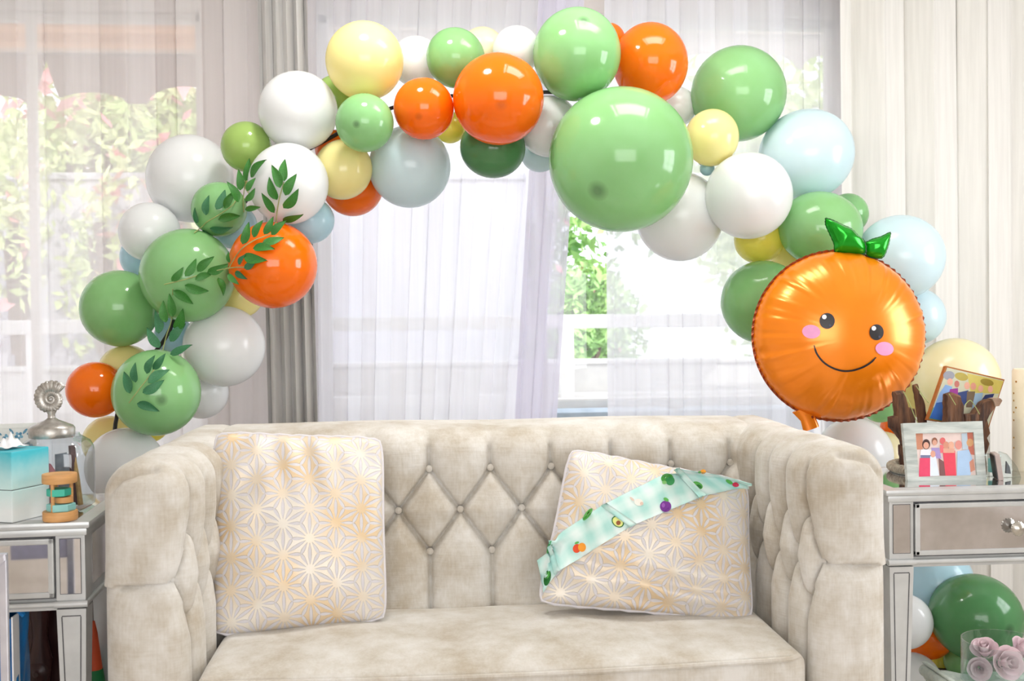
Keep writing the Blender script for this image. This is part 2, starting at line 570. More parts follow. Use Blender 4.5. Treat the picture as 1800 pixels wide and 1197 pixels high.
# ------------------------------------------------------------------ room shell
def px_x(px, Y, py=400):
    return at(px, py, Y).x

YW, YW2 = 4.40, 4.55
XL, XR, YB, ZC = -3.1, 3.45, -2.75, 2.72
xa = px_x(355, YW, 300)
xb = px_x(562, YW)
xc = px_x(1482, YW)
ZH = 2.42
def struct(name, mb, m):
    return tag(mb.build(name, m), kind='structure')
struct('floor', MB().box((XL, YB, -0.05), (XR, YW2, 0.0)), M_floor)
struct('ceiling', MB().box((XL - 0.1, YB - 0.1, ZC), (XR + 0.1, YW2 + 0.35, ZC + 0.12)), M_ceil)
struct('wall_left', MB().box((XL - 0.1, YB, 0), (XL, YW2, ZC)), M_wall)
w = MB()
w.box((XR, YB, 0), (XR + 0.1, 1.75, ZC)); w.box((XR, 2.95, 0), (XR + 0.1, YW2, ZC))
w.box((XR, 1.75, 0), (XR + 0.1, 2.95, 0.85)); w.box((XR, 1.75, 2.2), (XR + 0.1, 2.95, ZC))
struct('wall_right', w, M_wall)
struct('wall_back', MB().box((XL, YB - 0.1, 0), (XR, YB, ZC)), M_wall)
w = MB()
w.box((XL, YW, 0), (xa, YW2, 0.42)); w.box((XL, YW, ZH), (xa, YW2, ZC))
w.box((xa, YW, 0), (xb, YW2, ZC)); w.box((xb, YW, ZH), (xc, YW2, ZC))
w.box((xc, YW, 0), (XR, YW2, ZC))
struct('wall_front', w, M_wall)

def window(name, x0, x1, z0, z1, muls, transom=None):
    root = bpy.data.objects.new(name, None); COL.objects.link(root)
    root.location = ((x0 + x1) / 2, (YW + YW2) / 2, z0); tag(root, kind='structure')
    yc = (YW + YW2) / 2 + 0.03
    L = (x0 + x1) / 2
    fr = MB()
    t = 0.035
    for (a, b, c, d) in ((x0, x0 + t, z0, z1), (x1 - t, x1, z0, z1), (x0, x1, z0, z0 + t), (x0, x1, z1 - t, z1)):
        fr.box((a - L, -0.025 + 0.03, c - z0), (b - L, 0.025 + 0.03, d - z0), 0.004)
    fr.build('window_frame', M_wtrim, root)
    for mx_ in muls:
        MB().box((mx_ - 0.016 - L, 0.008, 0.03), (mx_ + 0.016 - L, 0.05, z1 - z0 - 0.03), 0.004).build('mullion', M_wtrim, root)
    xs = [x0 + t] + list(muls) + [x1 - t]
    for a, b in zip(xs[:-1], xs[1:]):
        MB().box((a - L, 0.026, t), (b - L, 0.030, z1 - z0 - t)).build('pane', M_pane, root)
    return root
window('window_1', XL + 0.05, xa, 0.42, ZH, [px_x(45, YW)])
window('window_2', xb, xc, 0.03, ZH, [px_x(958, YW)])
# daylight window right of the camera, and a frame around the added rear fill
root = bpy.data.objects.new('window_3', None); COL.objects.link(root); root.location = (XR - 0.17, 2.35, 0.85); tag(root, kind='structure')
f = MB()
for y in (-0.62, 0.57): f.box((-0.02, y, 0), (0.17, y + 0.05, 1.35))
for z in (-0.05, 1.3): f.box((-0.02, -0.62, z), (0.17, 0.62, z + 0.05))
f.build('window_frame', M_wtrim, root)
for y in (-0.02,): MB().box((-0.02, y, 0), (0.0, y + 0.04, 1.3)).build('mullion', M_wtrim, root)
for z in (0.43, 0.87): MB().box((-0.02, -0.6, z), (0.0, 0.6, z + 0.03)).build('muntin', M_wtrim, root)
root = bpy.data.objects.new('rear_fill_frame', None); COL.objects.link(root); root.location = (0.5, YB, 0.55); tag(root, kind='structure')  # frame on the solid back wall around the added fill light
f = MB()
for x in (-1.78, 1.72): f.box((x, 0, 0), (x + 0.06, 0.22, 2.0))
for z in (0.0, 1.94): f.box((-1.78, 0, z), (1.78, 0.22, z + 0.06))
f.build('window_frame', M_wtrim, root)
for x in (-0.62, 0.56): MB().box((x, 0.2, 0.06), (x + 0.06, 0.23, 1.94)).build('mullion', M_wtrim, root)
o = thing('ceiling_light', 'rectangular white ceiling light panel above the balloon arch', 'ceiling light', (0.80, 3.0, 2.695))
f = MB()
for (a, b, c, d) in ((-0.35, -0.315, -0.22, 0.22), (0.315, 0.35, -0.22, 0.22), (-0.35, 0.35, -0.22, -0.185), (-0.35, 0.35, 0.185, 0.22)):
    f.box((a, c, -0.02), (b, d, 0.025))
f.build('lamp_frame', M_wtrim, o)
o = thing('ceiling_light', 'round white ceiling light above the sofa', 'ceiling light', (-0.15, 2.95, 2.695))
MB().lathe([(0.135, -0.015), (0.16, -0.015), (0.165, 0.0), (0.16, 0.025), (0.135, 0.025), (0.135, -0.015)], 40, None, False).build('lamp_ring', M_wtrim, o, True)

# ------------------------------------------------------------------ garden and patio outside the windows
struct('patio_floor', MB().box((-9, YW2, -0.12), (12, 7.6, -0.06)), M_patio)
struct('garden_ground', MB().box((-16, 7.6, -0.2), (18, 22, -0.14)), mat('lawn', lin(150, 175, 110), lin(120, 150, 90), 0.95, nscale=5, bmp=0.3))

def awning(label, x0, x1, Y, ztop, zlow, arcs, split=None, mc=None, mv=None):
    root = thing('patio_awning', label, 'awning', ((x0 + x1) / 2, Y, 0))
    L = (x0 + x1) / 2
    n = 240
    v, fc = [], []
    for i in range(n + 1):
        x = x0 + (x1 - x0) * i / n
        zz = zlow
        for (c, wd, h) in arcs:
            t = abs(x - c) / wd
            if t < 1: zz = max(zz, zlow + h * (1 - t * t) ** 0.5)
        if split:
            t = abs(x - split[0]) / split[1]
            if t < 1: zz = max(zz, zlow + (ztop - 0.03 - zlow) * (1 - t) ** 1.4)
        for yo in (-0.006, 0.006):
            v += [(x - L, yo, ztop), (x - L, yo, zz)]
    for i in range(n):
        a, b = i * 4, i * 4 + 4
        fc += [(a, b, b + 1, a + 1), (a + 2, a + 3, b + 3, b + 2), (a + 1, b + 1, b + 3, a + 3)]
    mesh_obj('valance', v, fc, mv or M_val, root, False)
    MB().box((x0 - L, -0.03, ztop), (x1 - L, 0.03, ztop + 0.035)).build('front_bar', M_wtrim, root)
    cv = MB()
    y1 = 4.62 - Y
    for k in range(6):
        a = k / 6; b = (k + 1) / 6
        cv.box((x0 - L, y1 * b, ztop + 0.02 + 0.22 * a), (x1 - L, y1 * a, ztop + 0.035 + 0.22 * b))
    cv.build('canopy', mc or M_awn, root)
    return root
Ya = 5.6
S = Ya / FPX
xl = lambda p: px_x(p, Ya, 150)
awning('tan canvas awning with grey scalloped valance outside the left window', xl(-260), xl(425), Ya, at(200, 95, Ya).z, at(200, 182, Ya).z,
       [(xl(-70), 75 * S, 30 * S), (xl(0), 40 * S, 12 * S), (xl(160), 58 * S, 19 * S), (xl(325), 62 * S, 30 * S)], (xl(82), 28 * S))
awning('tan canvas awning with scalloped valance outside the wide centre window', xl(470), xl(1720), Ya, at(1000, 58, Ya).z, at(1000, 118, Ya).z,
       [(xl(470 + 110 * k), 52 * S, 26 * S) for k in range(12)], None, M_awn2, M_val2)

# white railing
root = thing('patio_railing', 'white painted patio railing beyond the centre window', 'railing', (0.5, 7.2, 0))
z1 = at(1030, 553, 7.2).z; z0 = at(1030, 577, 7.2).z
MB().box((-6.5, -0.05, z0), (7.5, 0.05, z1), 0.01).build('top_rail', M_stone, root)
MB().box((-6.5, -0.03, 0.62), (7.5, 0.03, 0.70), 0.01).build('bottom_rail', M_stone, root)
for k in range(9):
    MB().box((-6.4 + k * 1.7, -0.045, -0.06), (-6.31 + k * 1.7, 0.045, z0), 0.005).build('post', M_stone, root)
root = thing('garden_wall', 'low white garden wall below the patio railing', 'wall', (0.5, 7.45, -0.06))
MB().box((-7, -0.09, 0), (8, 0.09, at(1030, 640, 7.4).z + 0.06), 0.02).build('wall_body', M_stone, root)
MB().box((-7, -0.12, at(1030, 640, 7.4).z + 0.06), (8, 0.12, at(1030, 632, 7.4).z + 0.06), 0.015).build('coping', M_stone, root)

# patio sofa seen low through the centre window
c = at(1190, 705, 5.6)
root = thing('patio_sofa', 'white framed patio sofa with blue grey cushions outside the centre window', 'outdoor sofa', (c.x, 5.75, -0.06))
wd = 1.5
MB().box((-wd / 2, -0.35, 0), (wd / 2, 0.35, 0.30), 0.02).build('base', M_stone, root)
for k in range(2):
    x = -wd / 2 + 0.03 + k * (wd - 0.06) / 2
    MB().box((x, -0.33, 0.31), (x + (wd - 0.06) / 2 - 0.01, 0.12, 0.44), 0.05).build('seat_cushion', M_cushout, root, True)
    MB().box((x, -0.25, 0.42), (x + (wd - 0.06) / 2 - 0.01, -0.06, c.z + 0.03), 0.06).build('back_cushion', M_cushout, root, True)
MB().box((-wd / 2, -0.05, 0.25), (wd / 2, 0.0, c.z + 0.075), 0.012).build('back_frame', M_stone, root)

def leaf_cloud(centre, rad, n, size, seed, blobs=9):
    r = np.random.RandomState(seed)
    cs = r.normal(0, 0.42, (blobs, 3)) * rad
    k = r.randint(0, blobs, n)
    d = r.normal(0, 1, (n, 3)); d /= np.linalg.norm(d, axis=1)[:, None]
    p = cs[k] + d * (r.uniform(0.25, 0.55, (n, 1)) * rad)
    a = r.normal(0, 1, (n, 3)); a /= np.linalg.norm(a, axis=1)[:, None]
    b = np.cross(a, r.normal(0, 1, (n, 3))); b /= np.linalg.norm(b, axis=1)[:, None]
    s = r.uniform(0.6, 1.3, (n, 1)) * size
    q = np.stack([p - a * s, p + b * s * 0.45, p + a * s, p - b * s * 0.45], 1).reshape(-1, 3)
    f = np.arange(n * 4).reshape(n, 4)
    return q, [tuple(x) for x in f]

def tree(name, label, loc, rad, zc, n, size, seed, m, bloom=0, group=None):
    root = thing(name, label, 'tree' if 'tree' in name else 'hedge', (loc[0], loc[1], -0.14), 0, group)
    tr = MB()
    top = zc
    tr.tube([(0, 0, 0), (0.05, 0.02, top * 0.5), (0, 0, top)], [0.09, 0.07, 0.04], 10)
    for k in range(5):
        a = k * 1.3
        tr.tube([(0, 0, top * 0.55), (cos(a) * rad[0] * 0.3, sin(a) * rad[1] * 0.3, top * 0.95)], [0.04, 0.015], 6)
    tr.build('trunk', M_bark, root, True)
    q, f = leaf_cloud(None, np.array(rad), n, size, seed)
    tag(mesh_obj('foliage', q + np.array([0, 0, zc]), f, m, root, False), kind='stuff')
    if bloom:
        q, f = leaf_cloud(None, np.array(rad) * 1.02, bloom, size * 1.25, seed + 5, 5)
        tag(mesh_obj('blossoms', q + np.array([0, 0, zc]), f, M_bloom, root, False), kind='stuff')
    return root
G = 'garden trees outside the windows'
c = at(150, 210, 9.0); tree('garden_tree', 'green garden tree with pink blossoms outside the left window', (c.x, 9.3), (1.0, 0.7, 0.72), c.z + 0.1, 2600, 0.085, 1, M_treeB, 320, G)
c = at(330, 220, 9.5); tree('garden_tree', 'pale green tree right of the pink blossoms outside the left window', (c.x + 0.5, 10.4), (0.7, 0.5, 0.8), c.z + 0.1, 2200, 0.08, 2, M_treeB, 60, G)
c = at(10, 250, 9.5); tree('garden_tree', 'pale green tree at the far left outside the window', (c.x - 0.6, 10.2), (0.6, 0.5, 0.8), c.z + 0.1, 1800, 0.08, 3, M_treeB, 50, G)
c = at(1030, 480, 8.4); tree('garden_tree', 'green leafy bush seen through the gap between the sheer curtains', (c.x, 8.6), (0.62, 0.55, 0.95), c.z + 0.14, 3000, 0.055, 4, M_treeA, 60, G)
c = at(1030, 590, 7.9); tree('hedge_bush', 'low green bush behind the railing in the curtain gap', (c.x, 8.0), (0.40, 0.2, 0.35), c.z + 0.14, 1400, 0.05, 5, M_treeA)
for k, (px, lab) in enumerate(((20, 'pale flowering shrub at the far left in front of the haze backdrop wall'), (170, 'pale flowering shrub in the middle of the left window view'), (310, 'pale flowering shrub at the right of the left window view'))):
    c = at(px, 330, 7.9)
    tree('hedge_shrub', lab, (c.x, 7.95), (0.28, 0.12, 0.85), c.z - 0.1, 420, 0.06, 40 + k, M_treeB, 26)
x0, x1 = px_x(-260, 8.3), px_x(925, 8.3)
root = thing('haze_backdrop_wall', 'added pale backdrop wall for the bright haze left of the curtain gap', 'wall', ((x0 + x1) / 2, 8.3, -0.14))  # added wall, stands in for the blown-out haze behind the sheers
zw = at(200, 318, 8.3).z + 0.14
MB().box((-(x1 - x0) / 2, -0.06, 0), ((x1 - x0) / 2, 0.06, zw), 0.01).build('wall_body', M_hazewall, root)
MB().box((-(x1 - x0) / 2, -0.09, zw), ((x1 - x0) / 2, 0.09, zw + 0.05), 0.01).build('coping', M_hazewall, root)
c = at(1400, 300, 11); tree('garden_tree', 'distant pale tree outside the centre window right half', (c.x, 11.5), (1.1, 0.8, 1.3), c.z - 0.2, 2400, 0.1, 8, M_treeB, 0, G)

# ------------------------------------------------------------------ curtains
YC = 4.2
def curtain(name, label, cat, xt0, xt1, xb0, xb1, z0, z1, waves, amp, m, seed, Y=YC, group=None, nz=40, per=14):
    r = np.random.RandomState(seed)
    nx = int(waves * per)
    ph = np.cumsum(r.uniform(0.6, 1.4, nx + 1)); ph = (ph - ph[0]) / (ph[-1] - ph[0])
    s = np.linspace(0, 1, nx + 1)
    am = 0.55 + 0.45 * np.interp(s, np.linspace(0, 1, 12), r.uniform(0.2, 1.0, 12))
    v = []
    for j in range(nz + 1):
        t = j / nz
        z = z1 + (z0 - z1) * t
        x0 = xt0 + (xb0 - xt0) * t; x1 = xt1 + (xb1 - xt1) * t
        for i in range(nx + 1):
            y = amp * am[i] * sin(2 * pi * waves * ph[i] + 0.25 * sin(3 * t + i * 0.05)) * (0.85 + 0.15 * sin(2.2 * t + s[i] * 9))
            x = x0 + (x1 - x0) * (s[i] + 0.25 / waves * sin(4 * pi * waves * ph[i]) * 0.3)
            v.append((x, Y + y, z))
    w1 = nx + 1
    f = [(j * w1 + i, j * w1 + i + 1, (j + 1) * w1 + i + 1, (j + 1) * w1 + i) for j in range(nz) for i in range(nx)]
    cx = (xt0 + xt1) / 2
    v = [(a - cx, b - Y, c) for a, b, c in v]
    o = mesh_obj(name, v, f, m)
    o.location = (cx, Y, 0)
    return tag(o, label, cat, group)
cx_ = lambda p, Y=YC, py=400: px_x(p, Y, py)
zt = 2.63
curtain('sheer_curtain', 'wide pale sheer curtain over the left window', 'curtain', XL + 0.08, cx_(500), XL + 0.08, cx_(500), 0.03, zt, 14, 0.035, M_sheerL, 21)
curtain('sheer_curtain', 'white sheer curtain left of the gap in the centre window', 'curtain', cx_(545), cx_(1030, YC, 100), cx_(540), cx_(905), 0.03, zt, 8, 0.03, M_sheer, 22, YC + 0.02)
curtain('sheer_curtain', 'narrow gathered sheer edge hanging slanted beside the gap', 'curtain', cx_(955), cx_(1035), cx_(875), cx_(945), 0.03, zt, 2, 0.02, M_sheer2, 23, YC - 0.06)
curtain('sheer_curtain', 'white sheer curtain between the gap and the ivory drape', 'curtain', cx_(1068), cx_(1500), cx_(1068), cx_(1500), 0.03, zt, 7, 0.03, M_sheer, 24, YC + 0.03)
curtain('drape', 'narrow grey drape gathered in folds between the two windows', 'curtain', cx_(463), cx_(546), cx_(476), cx_(562), 0.03, zt, 4.6, 0.04, M_drape, 25, YC - 0.09, per=18)
curtain('drape', 'broad ivory drape hanging at the right of the window', 'curtain', cx_(1478, YC - .1), cx_(1900, YC - .1), cx_(1486, YC - .1), cx_(1900, YC - .1), 0.03, zt, 4.5, 0.035, M_drapeR, 26, YC - 0.10, per=20)
o = MB().tube([(XL + 0.05, YC, 2.655), (XR - 0.05, YC, 2.655)], 0.014, 10).build('curtain_rod', M_knob, None, True)
tag(o, 'silver curtain rod running above all the curtains', 'curtain rod')
# ------------------------------------------------------------------ sofa
def seg_dist(P, A, B):
    A = np.array(A); B = np.array(B)
    ab = B - A
    L2 = (ab ** 2).sum()
    t = np.clip(((P - A) @ ab) / max(L2, 1e-12), 0, 1)
    return np.linalg.norm(P - (A + t[:, None] * ab), axis=1)

def rounded_box(mn, mx, r, res):
    mn = np.array(mn, float); mx = np.array(mx, float)
    V, Nn, Fc = [], [], []
    off = 0
    r = np.array(r if hasattr(r, '__len__') else (r, r, r), float)
    for ax in range(3):
        for sgn in (0, 1):
            a, b = [i for i in range(3) if i != ax]
            na = max(2, int(round((mx[a] - mn[a]) / res))); nb = max(2, int(round((mx[b] - mn[b]) / res)))
            ga, gb = np.meshgrid(np.linspace(mn[a], mx[a], na + 1), np.linspace(mn[b], mx[b], nb + 1), indexing='ij')
            q = np.zeros((ga.size, 3))
            q[:, a] = ga.ravel(); q[:, b] = gb.ravel(); q[:, ax] = mx[ax] if sgn else mn[ax]
            c = np.clip(q, mn + r, mx - r)
            n = (q - c) / r
            n /= np.linalg.norm(n, axis=1)[:, None]
            p = c + n * r
            V.append(p); Nn.append(n)
            flip = (sgn == 0) ^ (ax == 1)
            for i in range(na):
                for j in range(nb):
                    k = off + i * (nb + 1) + j
                    f = (k, k + nb + 1, k + nb + 2, k + 1)
                    Fc.append(f[::-1] if flip else f)
            off += len(q)
    return np.vstack(V), np.vstack(Nn), Fc

def tufted(name, mn, mx, r, res, creases, buttons, puff, cw, parent, post=None, bd=0.02, bw=0.02, extra=None, flatten=None):
    V, N, Fc = rounded_box(mn, mx, r, res)
    d = np.full(len(V), 9.0)
    for a, b in creases: d = np.minimum(d, seg_dist(V, a, b))
    disp = puff * (1 - np.exp(-(d / cw) ** 0.8)) - (0.015 * np.exp(-(d / 0.0042) ** 2) if creases else 0.0)
    for b in buttons:
        disp -= bd * np.exp(-(np.linalg.norm(V - np.array(b), axis=1) / bw) ** 2)
    if flatten is not None:
        w_, c_ = flatten(V)
        disp = disp * (1 - w_) + c_ * w_
    if flatten is not None: disp -= 0.016 * np.exp(-(d / 0.004) ** 2) * w_
    if extra is not None: disp += extra(V, N)
    P = V + N * disp[:, None]
    if post: P = post(P)
    me = bpy.data.meshes.new(name)
    me.from_pydata(P.tolist(), [], Fc)
    bm = bmesh.new(); bm.from_mesh(me)
    bmesh.ops.remove_doubles(bm, verts=bm.verts, dist=0.0006)
    bm.to_mesh(me); bm.free()
    me.materials.append(M_sofa)
    me.polygons.foreach_set('use_smooth', [True] * len(me.polygons))
    o = bpy.data.objects.new(name, me); COL.objects.link(o); o.parent = parent
    return o

SX0, SX1, SYF, SYR = -0.684, 1.044, 2.42, 3.22
IX0, IX1 = -0.528, 0.888                       # inner faces of the arms
sofa = thing('sofa', 'beige velvet tufted two seat sofa with high square arms', 'sofa', ((SX0 + SX1) / 2, 2.8, 0))
SO = np.array([(SX0 + SX1) / 2, 2.8, 0.0])
loc = lambda *p: tuple(np.array(p) - SO)
ATOP = 0.864
def button(parent, p, n, r=0.0098):
    n = Vector(n).normalized()
    q = Vector((0, 0, 1)).rotation_difference(n)
    M = Matrix.Translation(Vector(p)) @ q.to_matrix().to_4x4()
    MB().lathe([(0.0001, 0.005), (r * 0.5, 0.0045), (r * 0.9, 0.002), (r, -0.002), (r * 0.8, -0.006)], 16, M, False).build('button', M_sofa, parent, True)

def wob(V, N, amp=0.004, f=9.0):
    return amp * (np.sin(V[:, 0] * f + 1.3) * np.sin(V[:, 2] * f * 1.3 + V[:, 1] * 5) + 0.6 * np.sin(V[:, 1] * f * 1.7 + V[:, 2] * 4))

# back
by = 2.905
lean = 0.16
R1z, R2z, R3z = 0.79, 0.682, 0.574
r1 = [0.013 + 0.1655 * k for k in range(-3, 6)]
r2 = [-0.070 + 0.1655 * k for k in range(-2, 6)]
r1 = [x for x in r1 if IX0 - 0.03 < x < IX1 + 0.03]
r2 = [x for x in r2 if IX0 - 0.03 < x < IX1 + 0.03]
cre, but = [], []
def near(xs, x): return [q for q in xs if abs(q - x) < 0.12]
for x in r1:
    cre.append((loc(x, by, R1z), loc(x - 0.004, by, 0.95)))
    cre.append((loc(x - 0.004, by, 0.95), loc(x - 0.004, by + 0.12, 0.96)))
    for q in near(r2, x):
        cre.append((loc(x, by, R1z), loc(q, by, R2z)))
        cre.append((loc(q, by, R2z), loc(x, by, R3z)))
    cre.append((loc(x, by, R3z), loc(x, by, 0.30)))
    but += [(x, R1z), (x, R3z)]
for x in r2: but.append((x, R2z))
def lean_post(P):
    Q = P.copy()
    front = np.clip((0.30 - (P[:, 1] - (by - 2.8))) / 0.30, 0, 1)
    Q[:, 1] += lean * (P[:, 2] - 0.45) * front
    return Q
back = tufted('back', loc(IX0 - 0.03, by, 0.22), loc(IX1 + 0.03, SYR, 0.867), (0.03, 0.04, 0.035), 0.0045, cre,
              [loc(x, by, z) for x, z in but], 0.034, 0.020, sofa, lean_post, 0.012, 0.018, wob)
for x, z in but:
    button(sofa, loc(x, by + 0.002 + lean * (z - 0.45), z), (0, -1, 0.1))

# arms
def make_arm(side):
    s = side                                     # -1 left, +1 right
    xi = IX1 if s > 0 else IX0
    xo = SX1 if s > 0 else SX0
    cre, but = [], []
    rows13 = [2.465, 2.59, 2.715, 2.84]
    rows2 = [2.405, 2.525, 2.65, 2.775, 2.90]
    z1, z2, z3 = 0.745, 0.632, 0.530
    for y in rows13:
        cre.append((loc(xi, y, z1), loc(xi, y, 0.86)))
        cre.append((loc(xi, y, 0.86), loc(xi + s * 0.06, y, 0.91)))
        cre.append((loc(xi, y, z3), loc(xi, y, 0.2)))
        for q in rows2:
            if abs(q - y) < 0.1:
                cre.append((loc(xi, y, z1), loc(xi, q, z2)))
                cre.append((loc(xi, q, z2), loc(xi, y, z3)))
        but += [(y, z1), (y, z3)]
    for y in rows2[1:]: but.append((y, z2))
    pts = [loc(xi, y, z) for y, z in but]
    # the first lower button sits on the front corner, a seam runs from it across the arm front
    corner = (xi + s * 0.010, SYF + 0.010, z2)
    cre.append((loc(*corner), loc(xo, SYF - 0.002, z2 - 0.012)))
    cre.append((loc(*corner), loc(xi, 2.465, z1))); cre.append((loc(*corner), loc(xi, 2.465, z3)))
    pts.append(loc(*corner))
    mn = loc(min(xi, xo), SYF, 0.06); mx = loc(max(xi, xo), SYR, ATOP)
    def pleat(V, N):
        A = np.array(loc(xo - s * 0.010, SYF + 0.004, ATOP - 0.045)); B = np.array(loc(xo - s * 0.04, SYF + 0.006, ATOP - 0.018))
        C = np.array(loc(xo - s * 0.105, SYF + 0.012, ATOP - 0.010))
        d = np.minimum(seg_dist(V, A, B), seg_dist(V, B, C))
        # the outer face stays flat (no padding), the front swells a little
        outer = np.clip(N[:, 0] * s, 0, 1)
        front = np.clip(-N[:, 1], 0, 1)
        t_ = np.clip((V[:, 0] - (xi - SO[0])) / (xo - xi), 0, 1)
        dz = V[:, 2] - (z2 - 0.012 * t_)
        lip = np.where(dz > 0, 0.013 * np.exp(-dz / 0.045), -0.006 * np.exp(dz / 0.02)) * front * np.clip(t_ * 6, 0, 1)
        return lip - 0.013 * np.exp(-(d / 0.006) ** 2) + wob(V, N, 0.002) * (1 - outer)
    def flat_out(V):
        t = np.clip(1 - np.abs(V[:, 0] - (xo - SO[0])) / 0.075, 0, 1)
        return t * t * (3 - 2 * t), 0.012
    arm = tufted('arm', mn, mx, (0.05, 0.042, 0.045), 0.0041, cre, pts, 0.036, 0.026, sofa, None, 0.012, 0.020, pleat, flat_out)
    for y, z in but: button(sofa, loc(xi + s * 0.010, y, z), (-s, 0, 0))
    button(sofa, loc(corner[0] + s * 0.012, corner[1] + 0.012, corner[2]), (-s, -1, 0))
    e = SX1 if s > 0 else SX0
    MB().tube([loc(e - s * 0.012, SYF + 0.008, z) for z in np.linspace(0.08, ATOP - 0.045, 20)], 0.0042, 8).build('piping', M_sofa, sofa, True)
make_arm(-1); make_arm(1)

# base and feet
MB().box(loc(IX0 - 0.02, SYF + 0.03, 0.07), loc(IX1 + 0.02, SYR - 0.02, 0.30), 0.015).build('base', M_sofa, sofa, True)
for x in (SX0 + 0.07, SX1 - 0.07):
    for y in (SYF + 0.08, SYR - 0.08):
        MB().lathe([(0.016, 0), (0.028, 0.07)], 12, Matrix.Translation(Vector(loc(x, y, 0)))).build('leg', M_darkwood, sofa)

# seat cushion with a raised crown and piping along its top front edge
cmn = (IX0 + 0.030, SYF - 0.030, 0.278); cmx = (IX1 - 0.034, by - 0.015, 0.431)
def crown(P):
    Q = P.copy()
    X = (P[:, 0] + SO[0] - cmn[0]) / (cmx[0] - cmn[0]); Y = (P[:, 1] + SO[1] - cmn[1]) / (cmx[1] - cmn[1])
    k = np.clip(4 * X * (1 - X), 0, 1) ** 0.45 * np.clip(4 * Y * (1 - Y), 0, 1) ** 0.7
    up = np.clip((P[:, 2] - 0.353) / 0.08, 0, 1)
    Q[:, 2] += up * (0.022 * k + 0.004 * np.sin(P[:, 0] * 11) * k + 0.003 * np.sin(P[:, 0] * 23 + P[:, 1] * 17) * k)
    edge = np.clip(1 - Y * 5, 0, 1) * up                  # the front edge sags towards the middle
    Q[:, 2] -= edge * (0.013 * np.sin(pi * np.clip(X, 0, 1)) + 0.009 * (1 - X) - 0.003)
    return Q
tufted('seat_cushion', loc(*cmn), loc(*cmx), (0.035, 0.022, 0.03), 0.0105, [], [], 0.0, 0.02, sofa, crown)
pp = []
for X in np.linspace(0.012, 0.988, 60):
    x = cmn[0] + X * (cmx[0] - cmn[0])
    yy = cmn[1] - 0.001 + 0.025 * (max(0, 0.03 - X) + max(0, X - 0.97)) / 0.03
    q = crown(np.array([loc(x, yy, 0.421)]))[0]
    pp.append(tuple(q))
MB().tube(pp, 0.0065, 8).build('piping', M_sofa, sofa, True)

# ------------------------------------------------------------------ pillows
def pillow(label, TL, TR, BR, BL, T, seed, kx=0.05, folds=()):
    """square throw pillow from four corner points, T = half thickness"""
    TL, TR, BR, BL = (Vector(p) for p in (TL, TR, BR, BL))
    C = (TL + TR + BR + BL) / 4
    n = 72
    nrm = ((TR - TL).cross(TL - BL)).normalized()
    if nrm.y > 0: nrm = -nrm
    W = ((TR - TL).length + (BR - BL).length) / 2; H = ((TL - BL).length + (TR - BR).length) / 2
    root = thing('throw_pillow', label, 'pillow', (BL + BR) / 2 - Vector((0, 0, 0)), 0)
    O = (BL + BR) / 2
    def surf(u, v, side):
        # u,v in -1..1 ; sides bow inwards between full corners
        cr = 1 - 0.055 * (u * v) ** 6
        uu = u * cr * (1 - kx * (1 - v * v) * abs(u) ** 2); vv = v * cr * (1 - kx * 0.8 * (1 - u * u) * abs(v) ** 2)
        a = (uu + 1) / 2; b = (vv + 1) / 2
        p = (BL * (1 - a) + BR * a) * (1 - b) + (TL * (1 - a) + TR * a) * b
        e = max(0.0, (1 - u * u) * (1 - v * v))
        t = T * (e ** 0.42)
        if side > 0:
            # wrinkles fanning from corners and along edges
            for (fu, fv, ang, amp, wl) in folds:
                du, dv = u - fu, v - fv
                d2 = du * du + dv * dv
                x = du * cos(ang) + dv * sin(ang)
                t += amp * exp(-d2 * 3.2) * sin(x * wl) * e ** 0.3
            t += 0.0035 * sin(u * 7 + seed) * sin(v * 6 + 2 * seed) * e ** 0.5
        return p + nrm * (t * side)
    V, UV, Fc = [], [], []
    for side in (1, -1):
        o0 = len(V)
        for j in range(n + 1):
            for i in range(n + 1):
                u = -1 + 2 * i / n; v = -1 + 2 * j / n
                u = sin(u * pi / 2) * 0.6 + u * 0.4; v = sin(v * pi / 2) * 0.6 + v * 0.4
                V.append(surf(u, v, side) - O)
                UV.append(((u + 1) / 2 * W, (v + 1) / 2 * H))
        for j in range(n):
            for i in range(n):
                k = o0 + j * (n + 1) + i
                f = (k, k + 1, k + n + 2, k + n + 1)
                Fc.append(f if side > 0 else f[::-1])
    cover = mesh_obj('cover', V, Fc, M_star, root, True, UV)
    rim = []
    for (a, b) in (((-1, -1), (1, -1)), ((1, -1), (1, 1)), ((1, 1), (-1, 1)), ((-1, 1), (-1, -1))):
        for k in range(26):
            t = k / 26
            rim.append(surf(a[0] + (b[0] - a[0]) * t, a[1] + (b[1] - a[1]) * t, 1) - O + Vector((0, 0, 0.0016 * sin(k * 2.1))))
    MB().tube(rim, 0.0045, 8, True).build('edge_braid', M_star, root, True)
    return root, cover
pl, plc = pillow('pale gold starburst pillow propped in the left corner of the sofa',
                 at(374, 757, 2.83), at(674, 768, 2.85), at(681, 1092, 2.72), at(372, 1122, 2.68), 0.075, 1.0, 0.03,
                 [(-0.9, 0.8, 2.4, 0.010, 16), (0.15, 0.85, 0.25, 0.008, 18), (-0.9, -0.35, 1.7, 0.007, 18), (0.8, 0.9, 0.8, 0.006, 14)])
pr, prc = pillow('pale gold starburst pillow slumped in the right corner under the gingham sash',
                 at(1000, 786, 2.84), at(1316, 845, 2.82), at(1326, 1096, 2.69), at(940, 1062, 2.70), 0.078, 2.3, 0.035,
                 [(0.0, -0.8, 1.4, 0.010, 20), (0.7, -0.85, 1.6, 0.010, 22), (-0.8, -0.7, 1.0, 0.009, 16), (-0.6, 0.8, 0.4, 0.006, 16)])

